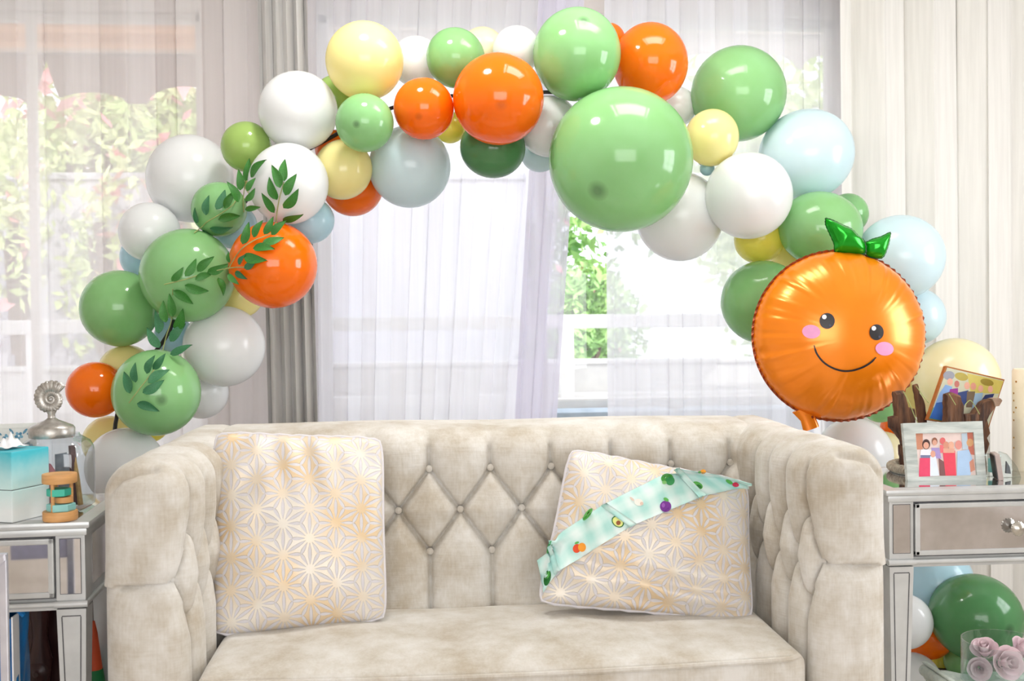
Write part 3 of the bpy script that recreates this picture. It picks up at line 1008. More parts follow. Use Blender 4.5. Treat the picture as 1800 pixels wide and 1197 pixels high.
# ------------------------------------------------------------------ gingham sash over the right pillow
bp = bvh_of([prc])
def cast(bv, px, py, off, Ydef):
    d = ray(px, py)
    h = bv.ray_cast(CAMP, d)
    if h[0] is None: return at(px, py, Ydef)
    return h[0] - d * off
def strip(name, top, bot, bv, off, Ydef, m, parent, n=26, k=8, thick=0.0012):
    """band between two pixel polylines, laid on the surface behind it"""
    def samp(pl_, t):
        L = [0]
        for a, b in zip(pl_[:-1], pl_[1:]): L.append(L[-1] + math.hypot(b[0] - a[0], b[1] - a[1]))
        s = t * L[-1]
        for i in range(len(pl_) - 1):
            if s <= L[i + 1] + 1e-9:
                q = (s - L[i]) / max(1e-9, L[i + 1] - L[i])
                return (pl_[i][0] + (pl_[i + 1][0] - pl_[i][0]) * q, pl_[i][1] + (pl_[i + 1][1] - pl_[i][1]) * q)
        return pl_[-1]
    g = [[None] * (k + 1) for _ in range(n + 1)]
    for i in range(n + 1):
        a, b = samp(top, i / n), samp(bot, i / n)
        for j in range(k + 1):
            t = j / k
            g[i][j] = cast(bv, a[0] + (b[0] - a[0]) * t, a[1] + (b[1] - a[1]) * t, off, Ydef)
    for _ in range(3):                           # a ribbon bridges small dips
        h = [[p.copy() for p in row] for row in g]
        for i in range(n + 1):
            for j in range(k + 1):
                acc, c_ = g[i][j].copy(), 1
                if 0 < i < n: acc += g[i - 1][j] + g[i + 1][j]; c_ += 2
                h[i][j].y = min(g[i][j].y, acc.y / c_)
        g = h
    V, UV, Fc = [], [], []
    du = 0
    for s_ in (0, 1):
        for i in range(n + 1):
            for j in range(k + 1):
                V.append(g[i][j] + Vector((0, thick * s_, 0)))
                UV.append(((g[i][j] - g[0][j]).length if i else 0.0, (g[i][j] - g[i][0]).length))
    w1 = k + 1; N1 = (n + 1) * w1
    for i in range(n):
        for j in range(k):
            a = i * w1 + j
            Fc.append((a, a + 1, a + w1 + 1, a + w1)); Fc.append((a + N1, a + N1 + w1, a + N1 + w1 + 1, a + N1 + 1))
    for i in range(n):
        for j in (0, k):
            a = i * w1 + j
            Fc.append((a, a + w1, a + w1 + N1, a + N1))
    for j in range(k):
        for i in (0, n):
            a = i * w1 + j
            Fc.append((a, a + 1, a + 1 + N1, a + N1))
    return mesh_obj(name, V, Fc, m, parent, True, UV)
sash = thing('gingham_sash', 'aqua gingham vegetable print sash laid diagonally over the right pillow', 'sash')
s1 = strip('sash_band', [(964, 950), (1062, 886), (1190, 822)], [(982, 1004), (1110, 924), (1236, 872)], bp, 0.006, 2.68, M_ging, sash)
s2 = strip('sash_band', [(1188, 823), (1268, 836), (1322, 850)], [(1236, 872), (1280, 862), (1322, 854)], bp, 0.004, 2.74, M_ging, sash, 14, 5)
s3 = strip('sash_band', [(944, 985), (950, 1012), (955, 1042)], [(972, 964), (982, 1004), (966, 1024)], bp, 0.007, 2.67, M_ging, sash, 12, 5)
bs = bvh_of([s1, s2, s3])
strip('sash_fold', [(1056, 889), (1108, 927)], [(1066, 884), (1120, 921)], bs, 0.004, 2.68, M_ging, sash, 10, 3)
strip('sash_fold', [(1184, 826), (1229, 875)], [(1194, 822), (1241, 871)], bs, 0.004, 2.70, M_ging, sash, 10, 3)
strip('sash_fold', [(962, 962), (974, 1010)], [(969, 957), (984, 1003)], bs, 0.004, 2.66, M_ging, sash, 10, 3)
def decal(name, polys, bv, parent, off, Ydef, label=None, step=0.0004, plane=None):
    """flat print: coloured shapes laid on a surface (px outlines)"""
    V, Fc, fm, ms = [], [], [], []
    for q, (pts, m) in enumerate(polys):
        n0 = len(V)
        cx = sum(p[0] for p in pts) / len(pts); cy = sum(p[1] for p in pts) / len(pts)
        pr_ = (lambda a, b: plane(a, b, off + step * q)) if plane else (lambda a, b: cast(bv, a, b, off + step * q, Ydef))
        V.append(pr_(cx, cy))
        for k in (0.5, 1.0):
            for p in pts: V.append(pr_(cx + (p[0] - cx) * k, cy + (p[1] - cy) * k))
        n = len(pts)
        if m not in ms: ms.append(m)
        mi = ms.index(m)
        for k in range(n):
            j = (k + 1) % n
            Fc.append((n0, n0 + 1 + k, n0 + 1 + j)); fm.append(mi)
            Fc.append((n0 + 1 + k, n0 + 1 + n + k, n0 + 1 + n + j, n0 + 1 + j)); fm.append(mi)
    o = mesh_obj(name, V, Fc, None, parent, False, None, ms, fm)
    if label: o['label'] = label
    return o
def ell(cx, cy, a, b, ang=0.0, n=18):
    ca, sa = cos(radians(ang)), sin(radians(ang))
    return [(cx + a * cos(t) * ca - b * sin(t) * sa, cy + a * cos(t) * sa + b * sin(t) * ca) for t in (2 * pi * k / n for k in range(n))]
LG, DG, MG = flat(96, 182, 84), flat(44, 120, 52), flat(70, 160, 96)
veg = [
    ('printed_avocado', [(ell(1086, 917, 12, 9, 40), DG), (ell(1086, 917, 10, 7.5, 40), flat(226, 232, 140)), (ell(1087, 919, 4, 4), flat(150, 84, 40))]),
    ('printed_aubergine', [(ell(1170, 890, 10, 10), flat(120, 44, 150)), (ell(1171, 878, 5, 3, 30), LG), (ell(1166, 888, 3, 4), flat(160, 90, 190))]),
    ('printed_pepper', [(ell(1014, 964, 7, 8, 20), flat(232, 76, 30)), (ell(1023, 962, 7, 8), flat(248, 160, 40)), (ell(1014, 954, 4, 2, -20), LG)]),
    ('printed_broccoli', [(ell(1173, 841, 11, 9), LG), (ell(1178, 845, 8, 8), MG), (ell(1168, 848, 4, 3), flat(150, 210, 130))]),
    ('printed_garlic', [(ell(1123, 883, 8, 6, 20), flat(246, 238, 228)), (ell(1128, 885, 3, 3), flat(222, 196, 180)), (ell(1111, 877, 5, 2, 40), flat(225, 205, 190))]),
    ('printed_pea_pod', [(ell(1033, 904, 13, 4.5, -52), LG), (ell(1035, 901, 6, 2, -52), flat(150, 214, 110))]),
    ('printed_leaf', [(ell(966, 962, 12, 4, -75), MG), (ell(964, 970, 5, 3, -75), LG)]),
    ('printed_cucumber', [(ell(962, 1016, 14, 6, -78), DG), (ell(963, 1010, 7, 3, -78), LG)]),
    ('printed_lime', [(ell(1226, 853, 10, 6, 25), LG), (ell(1229, 855, 5, 3, 25), DG)]),
    ('printed_carrot', [(ell(1236, 829, 5, 4), flat(245, 165, 40)), (ell(1230, 830, 3, 2), LG)]),
    ('printed_radish', [(ell(1293, 852, 6, 4, 10), flat(228, 60, 96)), (ell(1282, 847, 7, 3, 30), LG)]),
]
for nm, polys in veg:
    decal(nm, polys, bs, sash, 0.0012, 2.68)
# ------------------------------------------------------------------ balloon arch
# cx, cy, rx, ry, colour, layer (0 = front), tip offset, label
G_ = None
BAL = [
 (220,820,68,68,'white',1,None,'white balloon behind the glass jar beside the left sofa arm'),
 (192,777,46,46,'yellow',3,None,'yellow balloon peeking between the lowest left orange and white balloons'),
 (262,742,36,36,'sun',5,None,'small yellow balloon hidden under the lowest left green balloon'),
 (168,685,50,49,'orange',2,None,'orange balloon at the far left end of the arch'),
 (222,652,48,46,'yellow',4,None,'pale yellow balloon behind the far left orange balloon'),
 (275,690,76,76,'green',0,(9,13),'sage green balloon lowest on the left with a leaf sprig on it'),
 (394,609,71,71,'white',2,None,'large white balloon right of the left leaf sprigs above the sofa arm'),
 (355,690,46,46,'white',4,None,'small white balloon tucked behind the lowest left green balloon'),
 (210,542,67,67,'deep',3,None,'deeper green balloon furthest left at mid height'),
 (330,484,82,82,'green',1,None,'large sage green balloon with leaf sprig left of the orange one'),
 (252,452,40,40,'sky',5,None,'sky blue balloon almost hidden left of the large left sage balloon'),
 (306,590,34,34,'sky',5,None,'sky blue balloon glimpsed between leaves above the lowest left green one'),
 (263,408,53,52,'white',3,None,'smaller white balloon at the left edge of the arch at mid height'),
 (334,314,75,77,'white',5,None,'large pale white balloon at the upper left against the sheer'),
 (433,258,44,44,'olive',3,None,'olive green balloon between the upper left white balloons'),
 (385,368,48,48,'green',2,None,'small green balloon covered by leaves above the large left sage one'),
 (507,323,70,71,'white',1,None,'white balloon behind the topmost leaf sprig'),
 (480,466,77,76,'orange',0,None,'large orange balloon under the leaf sprigs on the left'),
 (545,388,43,40,'sky',4,None,'sky blue balloon behind the white leafy and left orange balloons'),
 (412,398,40,40,'sky',5,None,'sky blue balloon glimpsed behind the small leafy green balloon'),
 (424,520,38,38,'yellow',4,None,'yellow balloon below the left large orange balloon'),
 (462,318,34,34,'yellow',5,None,'yellow balloon glimpsed left of the topmost leaf sprig'),
 (524,195,69,69,'white',2,None,'large white balloon at the left shoulder of the arch'),
 (603,298,50,54,'yellow',2,None,'yellow balloon below the small green one with a dark tip'),
 (620,326,54,54,'orange',5,None,'orange balloon showing below the left shoulder yellow balloon'),
 (588,262,34,34,'orange',5,None,'orange balloon glimpsed beside the large left shoulder white balloon'),
 (641,216,51,51,'green',0,(-14,2),'small sage green balloon with dark tip on the left shoulder'),
 (588,172,36,40,'olive',5,None,'olive green balloon hidden behind the top left yellow balloon'),
 (641,107,68,69,'yellow',3,None,'large pale yellow balloon at the top left of the arch'),
 (731,108,44,44,'white',5,None,'faint white balloon behind the top left yellow balloon'),
 (745,191,53,54,'orange',1,(-9,14),'small orange balloon left of the large top orange balloon'),
 (720,293,72,72,'blue',3,None,'pale blue balloon hanging below the top left orange balloon'),
 (801,102,50,54,'deep',3,None,'green balloon above the gap between the two top orange balloons'),
 (791,224,28,28,'sun',4,None,'small bright yellow balloon between the two top orange balloons'),
 (848,88,40,40,'cream',6,None,'faint cream balloon at the top behind the green balloon'),
 (908,88,42,42,'white',5,None,'faint white balloon behind the top of the large orange balloon'),
 (876,174,80,80,'orange',0,(5,9),'large orange balloon at the top of the arch'),
 (866,260,58,52,'forest',3,None,'dark green balloon under the large top orange balloon'),
 (965,222,54,54,'white',3,None,'white balloon between the large orange and giant green balloons'),
 (950,268,36,34,'blue',5,None,'pale blue balloon showing below the white one beside the giant green'),
 (1014,95,77,81,'green',1,(10,-50),'sage green balloon at the very top of the arch'),
 (1072,70,27,30,'orange',5,None,'orange balloon glimpsed right of the topmost green balloon'),
 (1143,112,66,72,'orange',3,None,'orange balloon at the top right of the arch'),
 (1188,188,36,36,'white',5,None,'white balloon glimpsed right of the giant green balloon'),
 (1091,281,126,127,'green',0,(-42,57),'giant sage green balloon in the middle of the arch'),
 (1298,165,83,83,'green',3,None,'large sage green balloon at the upper right of the arch'),
 (1251,242,47,50,'yellow',2,None,'small pale yellow balloon right of the giant green balloon'),
 (1194,380,76,80,'white',4,None,'white balloon hanging below right of the giant green balloon'),
 (1243,296,13,13,'sky',6,None,'tiny sky blue balloon glimpsed below the small right yellow balloon'),
 (1316,344,76,76,'white',1,None,'white balloon in the middle of the right shoulder'),
 (1417,272,84,78,'blue',3,None,'large pale blue balloon at the right shoulder of the arch'),
 (1335,420,46,42,'sun',4,None,'bright yellow balloon below the right shoulder white balloon'),
 (1442,402,74,64,'green',2,None,'sage green balloon behind the foil leaves of the orange face'),
 (1490,376,36,36,'green',5,None,'small green balloon peeking right of the foil leaves'),
 (1341,531,73,73,'deep',2,None,'green balloon left of the smiling orange foil balloon'),
 (1388,444,36,36,'yellow',5,None,'pale yellow balloon glimpsed between the right green balloons'),
 (1582,452,76,74,'blue',4,None,'large pale blue balloon right above the smiling foil balloon'),
 (1610,556,51,50,'blue',5,None,'small pale blue balloon right of the smiling foil balloon'),
 (1680,668,74,74,'cream',3,None,'large cream balloon behind the driftwood and tilted photo'),
 (1604,690,36,48,'yellow',5,None,'pale yellow balloon between foil balloon and cream balloon'),
 (1548,708,36,34,'green',4,None,'small green balloon below the smiling foil balloon'),
 (1572,752,24,24,'orange',6,None,'small orange balloon glimpsed behind the driftwood'),
 (1502,800,66,66,'white',3,None,'white balloon behind the right sofa arm under the foil balloon'),
 (1552,804,46,46,'cream',4,None,'cream balloon behind the right arm beside the driftwood'),
 (1716,1085,80,75,'forest',0,(44,16),'large dark green balloon under the right side table'),
 (1648,1022,62,60,'sky',3,None,'sky blue balloon high under the right side table'),
 (1590,1092,48,48,'white',1,None,'white balloon behind the left leg of the right side table'),
 (1630,1112,46,46,'orange',3,None,'orange balloon low under the right side table'),
 (1605,1196,48,48,'white',1,None,'white balloon lowest under the right side table'),
 (1652,1166,26,26,'sun',4,None,'small yellow balloon low behind the dark green balloon under the table'),
 (1690,1162,30,30,'green',3,None,'small green balloon under the dark green one below the table'),
]
prof = []
for k in range(25):
    a = pi * k / 24 * 0.955
    r_ = sin(a); z_ = cos(a)
    if z_ < 0: z_ *= 1.06
    prof.append((max(r_, 0.0005) * (1.0 - 0.02 * (z_ < 0) * abs(z_)), z_))
prof += [(0.085, -1.10), (0.055, -1.15)]
def balloon_mesh(c):
    m = MB().lathe(prof, 48, None, True)
    me = bpy.data.meshes.new('balloon_' + c)
    me.from_pydata([tuple(v) for v in m.v], [], m.f)
    bm = bmesh.new(); bm.from_mesh(me); bmesh.ops.recalc_face_normals(bm, faces=bm.faces); bm.to_mesh(me); bm.free()
    me.materials.append(BC[c]); me.polygons.foreach_set('use_smooth', [True] * len(me.polygons))
    k = MB().lathe([(0.05, -1.13), (0.075, -1.16), (0.075, -1.19), (0.045, -1.20), (0.05, -1.22), (0.10, -1.27), (0.09, -1.28)], 16, None, True)
    mk = bpy.data.meshes.new('knot_' + c)
    mk.from_pydata([tuple(v) for v in k.v], [], k.f)
    mk.materials.append(BC[c]); mk.polygons.foreach_set('use_smooth', [True] * len(mk.polygons))
    return me, mk
BM = {c: balloon_mesh(c) for c in BC}
# depth of every balloon: each rests against the ones in front of it
order = sorted(range(len(BAL)), key=lambda i: BAL[i][5])
depth = {}
SQ = 1.0                                         # balloons touch but do not pass through each other
for i in order:
    cx, cy, rx, ry, col, lay, tip, lab = BAL[i]
    r = (rx + ry) / 2
    base = 3.40
    if cx > 1250: base = 3.52
    if cy > 700 and cx > 1400: base = 3.44
    if cy > 1000: base = 3.33
    if cy > 740 and cx < 300: base = 3.30
    if cx > 1280 and 380 < cy < 760: base = 3.47 + r * 0.0015
    Y = base + 0.012 * lay
    for j in depth:
        b = BAL[j]
        if b[5] >= lay: continue
        rj = (b[2] + b[3]) / 2
        d = math.hypot(b[0] - cx, b[1] - cy)
        s_ = (r + rj) * SQ
        if d < s_:
            sc = depth[j] / FPX
            Y = max(Y, depth[j] + sqrt(s_ * s_ - d * d) * sc)
    depth[i] = Y
print('BALLOON DEPTH MAX', max(depth.values()), [(round(depth[i], 2), BAL[i][7][:30]) for i in depth if depth[i] > 3.85])
bobs = []
for i, (cx, cy, rx, ry, col, lay, tip, lab) in enumerate(BAL):
    if tip: col += '_tip'
    Y = depth[i]
    c = at(cx, cy, Y)
    dist = (c - CAMP).dot(FWD)
    k = dist / FPX
    rad = (rx + ry) / 2 * k
    view = (CAMP - c).normalized()
    o = bpy.data.objects.new('balloon', BM[col][0]); COL.objects.link(o)
    if tip:
        z = sqrt(max(0.05, 1 - (tip[0] / rx) ** 2 - (tip[1] / ry) ** 2))
        ax = (RT * (tip[0] / rx) - UP * (tip[1] / ry) + view * z).normalized()
    else:
        rr = random.Random(i)
        ax = (view + RT * rr.uniform(-0.45, 0.45) + UP * rr.uniform(-0.4, 0.5)).normalized()
    q = Vector((0, 0, 1)).rotation_difference(ax).to_matrix()
    # stretch in the picture's width / height directions, then turn
    B = Matrix((RT, UP, -FWD)).transposed()
    Sm = B @ Matrix.Diagonal((rx * k, ry * k, rad)) @ B.transposed()
    o.matrix_world = Matrix.Translation(c) @ (Sm @ q).to_4x4()
    tag(o, lab, 'balloon', 'latex balloons of the arch')
    kn = bpy.data.objects.new('knot', BM[col][1]); COL.objects.link(kn); kn.parent = o
    bobs.append(o)

# black frame the balloons are tied to
Yf = 3.66
pts = [at(205, 900, Yf), at(203, 745, 3.50), at(240, 655, Yf), at(292, 592, 3.58), at(345, 470, Yf), at(396, 405, Yf), at(470, 310, Yf), at(588, 238, 3.6),
       at(688, 190, 3.6), at(800, 168, Yf), at(960, 162, 3.55), at(1090, 175, Yf), at(1230, 285, Yf), at(1350, 400, Yf), at(1450, 500, 3.72), at(1560, 650, 3.72),
       at(1612, 850, 3.66), at(1633, 1010, 3.50), at(1652, 1085, 3.50)]
pts = [Vector((pts[0].x, pts[0].y, 0.012))] + pts + [Vector((pts[-1].x + 0.10, pts[-1].y, 0.012))]
fr = thing('arch_frame', 'thin black arch pole frame behind the balloons', 'balloon frame', pts[0])
O = pts[0]
MB().tube([p - O for p in catmull(pts, 8)], 0.0065, 8).build('pole', M_black, fr, True)
for p in (pts[0], pts[-1]):
    MB().box((p.x - O.x - 0.14, p.y - O.y - 0.14, -0.012), (p.x - O.x + 0.14, p.y - O.y + 0.14, 0.0), 0.004).build('base_plate', M_black, fr)
for (a, b) in ((at(1629, 1012, 3.47), at(1640, 1040, 3.47)), (at(1642, 1045, 3.47), at(1650, 1062, 3.47))):
    MB().tube([a - O, b - O], 0.0095, 10).build('joint_sleeve', M_chrome, fr, True)
MB().tube([at(1636, 1060, 3.55) - O, at(1664, 1180, 3.55) - O, Vector((at(1664, 1180, 3.55).x + 0.12, 3.55, 0.012)) - O], 0.017, 12).build('base_tube', mat('pale_plastic', lin(178, 198, 225), lin(165, 186, 215), 0.35), fr, True)

# ------------------------------------------------------------------ willow leaf garland
def Z6(x, y): return (320 + x / 4.604, 260 + y / 4.604)
def Z5(x, y): return (180 + x / 4.604, 480 + y / 4.604)
stems = [
 [Z6(*p) for p in ((760, 600), (770, 510), (790, 400), (825, 275))],
 [Z6(*p) for p in ((500, 520), (495, 420), (510, 290), (522, 235))],
 [Z6(*p) for p in ((100, 685), (160, 640), (200, 600), (300, 540), (400, 470), (450, 400))],
 [Z6(*p) for p in ((380, 970), (470, 830), (580, 750), (720, 690), (760, 600))],
 [Z6(*p) for p in ((500, 965), (400, 970), (200, 1010), (20, 1065))] + [Z5(500, 92)],
 [Z5(*p) for p in ((570, 130), (560, 365), (520, 500), (490, 620), (478, 690))],
 [Z5(*p) for p in ((478, 690), (390, 820), (290, 950), (215, 1050))],
]
leaves6 = [((828,270),(828,100)),((795,325),(735,145)),((770,420),(705,245)),((750,525),(655,370)),((835,385),(918,215)),((820,485),(942,338)),((815,590),(970,535)),
 ((515,270),(550,95)),((560,240),(675,100)),((470,345),(462,180)),((525,350),(590,245)),((510,430),(590,330)),((510,500),(630,475)),
 ((455,440),(370,280)),((345,490),(420,350)),((275,500),(350,350)),((195,545),(215,390)),((120,610),(110,490)),((290,580),(460,545)),((225,650),(400,645)),((165,665),(245,705)),
 ((490,780),(545,610)),((580,725),(650,590)),((665,700),(740,565)),((725,705),(835,590)),((650,770),(820,735)),((575,815),(745,815)),((500,870),(680,915)),((460,945),(510,865)),((505,975),(610,905)),((430,1010),(525,1055)),((370,1020),(455,1105)),((385,930),(378,840)),
 ((205,1005),(370,945)),((125,1000),(250,880)),((25,1040),(115,905)),((105,1065),(240,1015)),((20,1110),(205,1160)),((290,1050),(335,1190))]
leaves5 = [((560,65),(655,-40)),((570,140),(730,240)),
 ((570,355),(550,175)),((515,400),(490,230)),((455,490),(430,310)),((465,605),(360,450)),((590,460),(655,295)),((550,555),(665,410)),((550,660),(720,590)),
 ((360,815),(420,670)),((410,780),(510,660)),((270,885),(265,730)),((225,975),(185,805)),((370,890),(530,785)),((325,970),(495,875)),((280,1055),(455,1110))]
bb = bvh_of([o for o, b in zip(bobs, BAL) if b[0] < 620])
def castn(px, py, off):
    d = ray(px, py)
    h = bb.ray_cast(CAMP, d)
    if h[0] is None or h[0].y > 3.62: return at(px, py, 3.40), -d
    n = h[1] if h[1].dot(d) < 0 else -h[1]
    return h[0] - d * off, n
gar = thing('leaf_garland', 'green artificial willow leaf garland draped over the left balloons', 'garland', at(300, 520, 3.3))
GO = gar.location.copy()
for st in stems:
    pts = [castn(px, py, 0.012)[0] - GO for px, py in st]
    MB().tube(catmull(pts, 6), 0.0016, 6).build('stem', M_stem, gar, True)
def leaf_mesh(m):
    V, Fc = [], []
    n = 10
    for i in range(n + 1):
        t = i / n
        w = 0.205 * (sin(pi * t ** 0.72)) ** 0.85 * (1 - 0.15 * t)
        bow = 0.10 * sin(pi * t)
        sw = 0.05 * sin(pi * t * 1.2)
        for k, x in enumerate((-1, -0.5, 0, 0.5, 1)):
            V.append((x * w + sw, t, bow - 0.05 * abs(x) * 0 + 0.035 * abs(x)))
    for i in range(n):
        for k in range(4):
            a = i * 5 + k
            Fc.append((a, a + 1, a + 6, a + 5))
    N = len(V)
    V += [(x, y, z - 0.012) for x, y, z in V]
    Fc += [tuple(j + N for j in f[::-1]) for f in Fc]
    me = bpy.data.meshes.new('leaf')
    me.from_pydata(V, [], Fc)
    me.materials.append(m); me.polygons.foreach_set('use_smooth', [True] * len(me.polygons))
    return me
LM = [leaf_mesh(M_leafA), leaf_mesh(M_leafB)]
for q, (a, b) in enumerate([(Z6(*p), Z6(*r_)) for p, r_ in leaves6] + [(Z5(*p), Z5(*r_)) for p, r_ in leaves5]):
    A, n1 = castn(a[0], a[1], 0.012)
    Bp, n2 = castn(b[0], b[1], 0.016)
    if abs(A.y - Bp.y) > 0.03:
        ym = min(A.y, Bp.y)
        A, Bp = at(a[0], a[1], ym - 0.004), at(b[0], b[1], ym - 0.008)
    push = 0.0
    for f_ in (0.25, 0.5, 0.75):
        mc, _ = castn(a[0] + (b[0] - a[0]) * f_, a[1] + (b[1] - a[1]) * f_, 0.010)
        push = max(push, A.y + (Bp.y - A.y) * f_ - mc.y)
    if 0 < push < 0.4:
        A, Bp = at(a[0], a[1], A.y - push), at(b[0], b[1], Bp.y - push)
    ydir = (Bp - A); L = ydir.length; ydir.normalize()
    nn = (n1 + n2 * 0.5 + (CAMP - A).normalized() * 0.6).normalized()
    zdir = (nn - ydir * nn.dot(ydir)).normalized()
    xdir = ydir.cross(zdir)
    M = Matrix((xdir, ydir, zdir)).transposed() @ Matrix.Diagonal((L * (1.06 if q % 2 else -1.06), L * 1.06, L))
    cool = 1 if (a[0] < 345 and a[1] > 580) or (a[0] < 380 and a[1] < 420) or q in (28, 29, 30) else 0
    o = bpy.data.objects.new('leaf', LM[cool]); COL.objects.link(o)
    o.parent = gar
    o.matrix_basis = Matrix.Translation(A - GO) @ M.to_4x4()

# ------------------------------------------------------------------ smiling orange foil balloon
fc_px = (1475, 590)
FY = 3.27
fcn = at(fc_px[0], fc_px[1], FY)
kf = (fcn - CAMP).dot(FWD) / FPX
FR = 150 * kf
foil = thing('foil_balloon', 'round orange foil balloon with smiling face and green leaves', 'foil balloon', fcn)
turn = radians(6)
view = (CAMP - fcn).normalized()
fx = RT * cos(turn) - view * sin(turn)            # face turned slightly to the right
fn = (fx.cross(UP)).normalized()
if fn.dot(view) < 0: fn = -fn
fy = fn.cross(fx).normalized()
if fy.dot(UP) < 0: fy = -fy
tilt = radians(13)
NA, NR = 288, 44
rr = np.random.RandomState(5)
wr = np.zeros(NA)
for k in range(18, 60, 3):
    wr += rr.normal(0, 1) * np.cos(k * np.arange(NA) * 2 * pi / NA + rr.uniform(0, 6.28)) * (26.0 / k) ** 0.6
wr /= np.abs(wr).max()
fine = np.array([sin(k * 2 * pi / NA * 72) for k in range(NA)])
V, Fc = [], []
for side in (1, -1):
    for i in range(NR + 1):
        t = (i / NR) ** 0.75
        for k in range(NA):
            a = 2 * pi * k / NA
            h = 0.60 * FR * max(0.0, 1 - t ** 2.3) ** 0.62
            amp = FR * (0.040 * t ** 5 * (1 - t ** 14) * wr[k] + 0.006 * t ** 6 * (1 - t ** 10) * fine[k])
            rad = t * FR * (1 + 0.006 * wr[k] * t ** 8)
            p = fx * (rad * cos(a)) + fy * (rad * 0.985 * sin(a)) + fn * ((h + amp) * side)
            V.append(p)
    o0 = 0 if side > 0 else (NR + 1) * NA
    for i in range(NR):
        for k in range(NA):
            q = (o0 + i * NA + k, o0 + (i + 1) * NA + k, o0 + (i + 1) * NA + (k + 1) % NA, o0 + i * NA + (k + 1) % NA)
            Fc.append(q if side > 0 else q[::-1])
body = mesh_obj('foil_body', V, Fc, M_foil, foil, True)
# crimped seam around the rim
V, Fc = [], []
n = 150
for k in range(n):
    a = 2 * pi * k / n
    for (r_, zo) in ((0.985, 0.0), (1.022 + 0.008 * (k % 2), 0.016 * (1 if k % 2 else -1))):
        V.append(fx * (r_ * FR * cos(a)) + fy * (r_ * FR * 0.985 * sin(a)) + fn * (zo * FR))
for k in range(n):
    a, b = 2 * k, 2 * ((k + 1) % n)
    Fc.append((a, b, b + 1, a + 1))
mesh_obj('seam', V, Fc, M_foilrim, foil, False)
bpy.context.view_layer.update()
bf = bvh_of([body])
# printed face
K, W_, PK = flat(28, 26, 30, 0.4), flat(250, 250, 252, 0.4), flat(236, 160, 206, 0.5)
for (ex, ey, sx, sy) in ((1454, 564, 13.5, 14), (1541, 584, 12.5, 14)):
    decal('printed_eye', [(ell(ex, ey, sx, sy, 0, 28), K), (ell(ex - 5, ey - 7, 4, 4), W_), (ell(ex + 5, ey + 8, 2, 2), flat(60, 66, 90))], bf, foil, 0.0025, FY - 0.12, None, 0.0008)
for (ex, ey) in ((1426, 583), (1555, 613)):
    decal('printed_cheek', [(ell(ex, ey, 16, 12, 6, 28), PK)], bf, foil, 0.0025, FY - 0.12)
V, Fc = [], []
arc = catmull([Vector((x, y, 0)) for x, y in ((1431, 607), (1436, 622), (1448, 637), (1464, 647), (1482, 652), (1500, 651), (1518, 645), (1531, 637), (1540, 628))], 6)
for i, p in enumerate(arc):
    t = (arc[min(i + 1, len(arc) - 1)] - arc[max(i - 1, 0)]).normalized()
    nx, ny = -t.y, t.x
    wv = 1.6 if 2 < i < len(arc) - 3 else 1.0
    V.append(cast(bf, p.x + nx * wv, p.y + ny * wv, 0.003, FY - 0.12) - fcn)
    V.append(cast(bf, p.x - nx * wv, p.y - ny * wv, 0.003, FY - 0.12) - fcn)
for i in range(len(arc) - 1): Fc.append((2 * i, 2 * i + 1, 2 * i + 3, 2 * i + 2))
mesh_obj('printed_smile', V, Fc, K, foil, False)
for o in foil.children:
    if o.name.startswith(('printed_eye', 'printed_cheek')):
        for v in o.data.vertices: v.co -= fcn

def puffy(name, outline, Y, th, m, parent, rimm):
    """inflated foil leaf from a px outline"""
    n = len(outline)
    cx = sum(p[0] for p in outline) / n; cy = sum(p[1] for p in outline) / n
    V, Fc = [], []
    R_ = 8
    for side in (1, -1):
        for i in range(R_ + 1):
            t = i / R_
            for p in outline:
                q = at(cx + (p[0] - cx) * t, cy + (p[1] - cy) * t, Y) - fcn
                V.append(q + Vector((0, -1, 0)) * (th * max(0.0, 1 - t ** 2) ** 0.6 * side))
        o0 = 0 if side > 0 else (R_ + 1) * n
        for i in range(R_):
            for k in range(n):
                q = (o0 + i * n + k, o0 + (i + 1) * n + k, o0 + (i + 1) * n + (k + 1) % n, o0 + i * n + (k + 1) % n)
                Fc.append(q if side < 0 else q[::-1])
    o = mesh_obj(name, V, Fc, m, parent, True)
    rim = []
    for k, p in enumerate(outline):
        s_ = 1.04 + 0.035 * (k % 2)
        rim.append(at(cx + (p[0] - cx) * s_, cy + (p[1] - cy) * s_, Y) - fcn)
    V = [at(cx + (p[0] - cx) * 0.93, cy + (p[1] - cy) * 0.93, Y + 0.001) - fcn for p in outline] + rim
    mesh_obj('leaf_seam', V, [(k, (k + 1) % n, n + (k + 1) % n, n + k) for k in range(n)], rimm, o, False)
    return o
def dens(pts, n=5):
    out = catmull([Vector((x, y, 0)) for x, y in pts + [pts[0]]], n)
    return [(p.x, p.y) for p in out[:-1]]
puffy('foil_leaf', dens([(1452, 384), (1466, 388), (1482, 396), (1496, 402), (1508, 414), (1519, 424), (1520, 444), (1500, 446), (1470, 443), (1466, 428), (1458, 410), (1452, 396)]), FY - 0.01, 0.035, M_foilleaf, foil, M_foildark)
puffy('foil_leaf', dens([(1522, 426), (1534, 420), (1548, 416), (1564, 409), (1564, 420), (1560, 436), (1552, 452), (1538, 453), (1524, 447)]), FY - 0.005, 0.026, M_foilleaf, foil, M_foildark)
V = []
tl = MB()
a, b_, c_ = at(1412, 716, FY) - fcn, at(1420, 735, FY) - fcn, at(1426, 754, FY) - fcn
tl.tube([a, b_, c_], [0.038, 0.024, 0.026], 14)
for i, v in enumerate(tl.v): tl.v[i] = Vector((v.x, v.y * 0.35, v.z))
tl.build('inflation_tail', M_foil, foil, True)
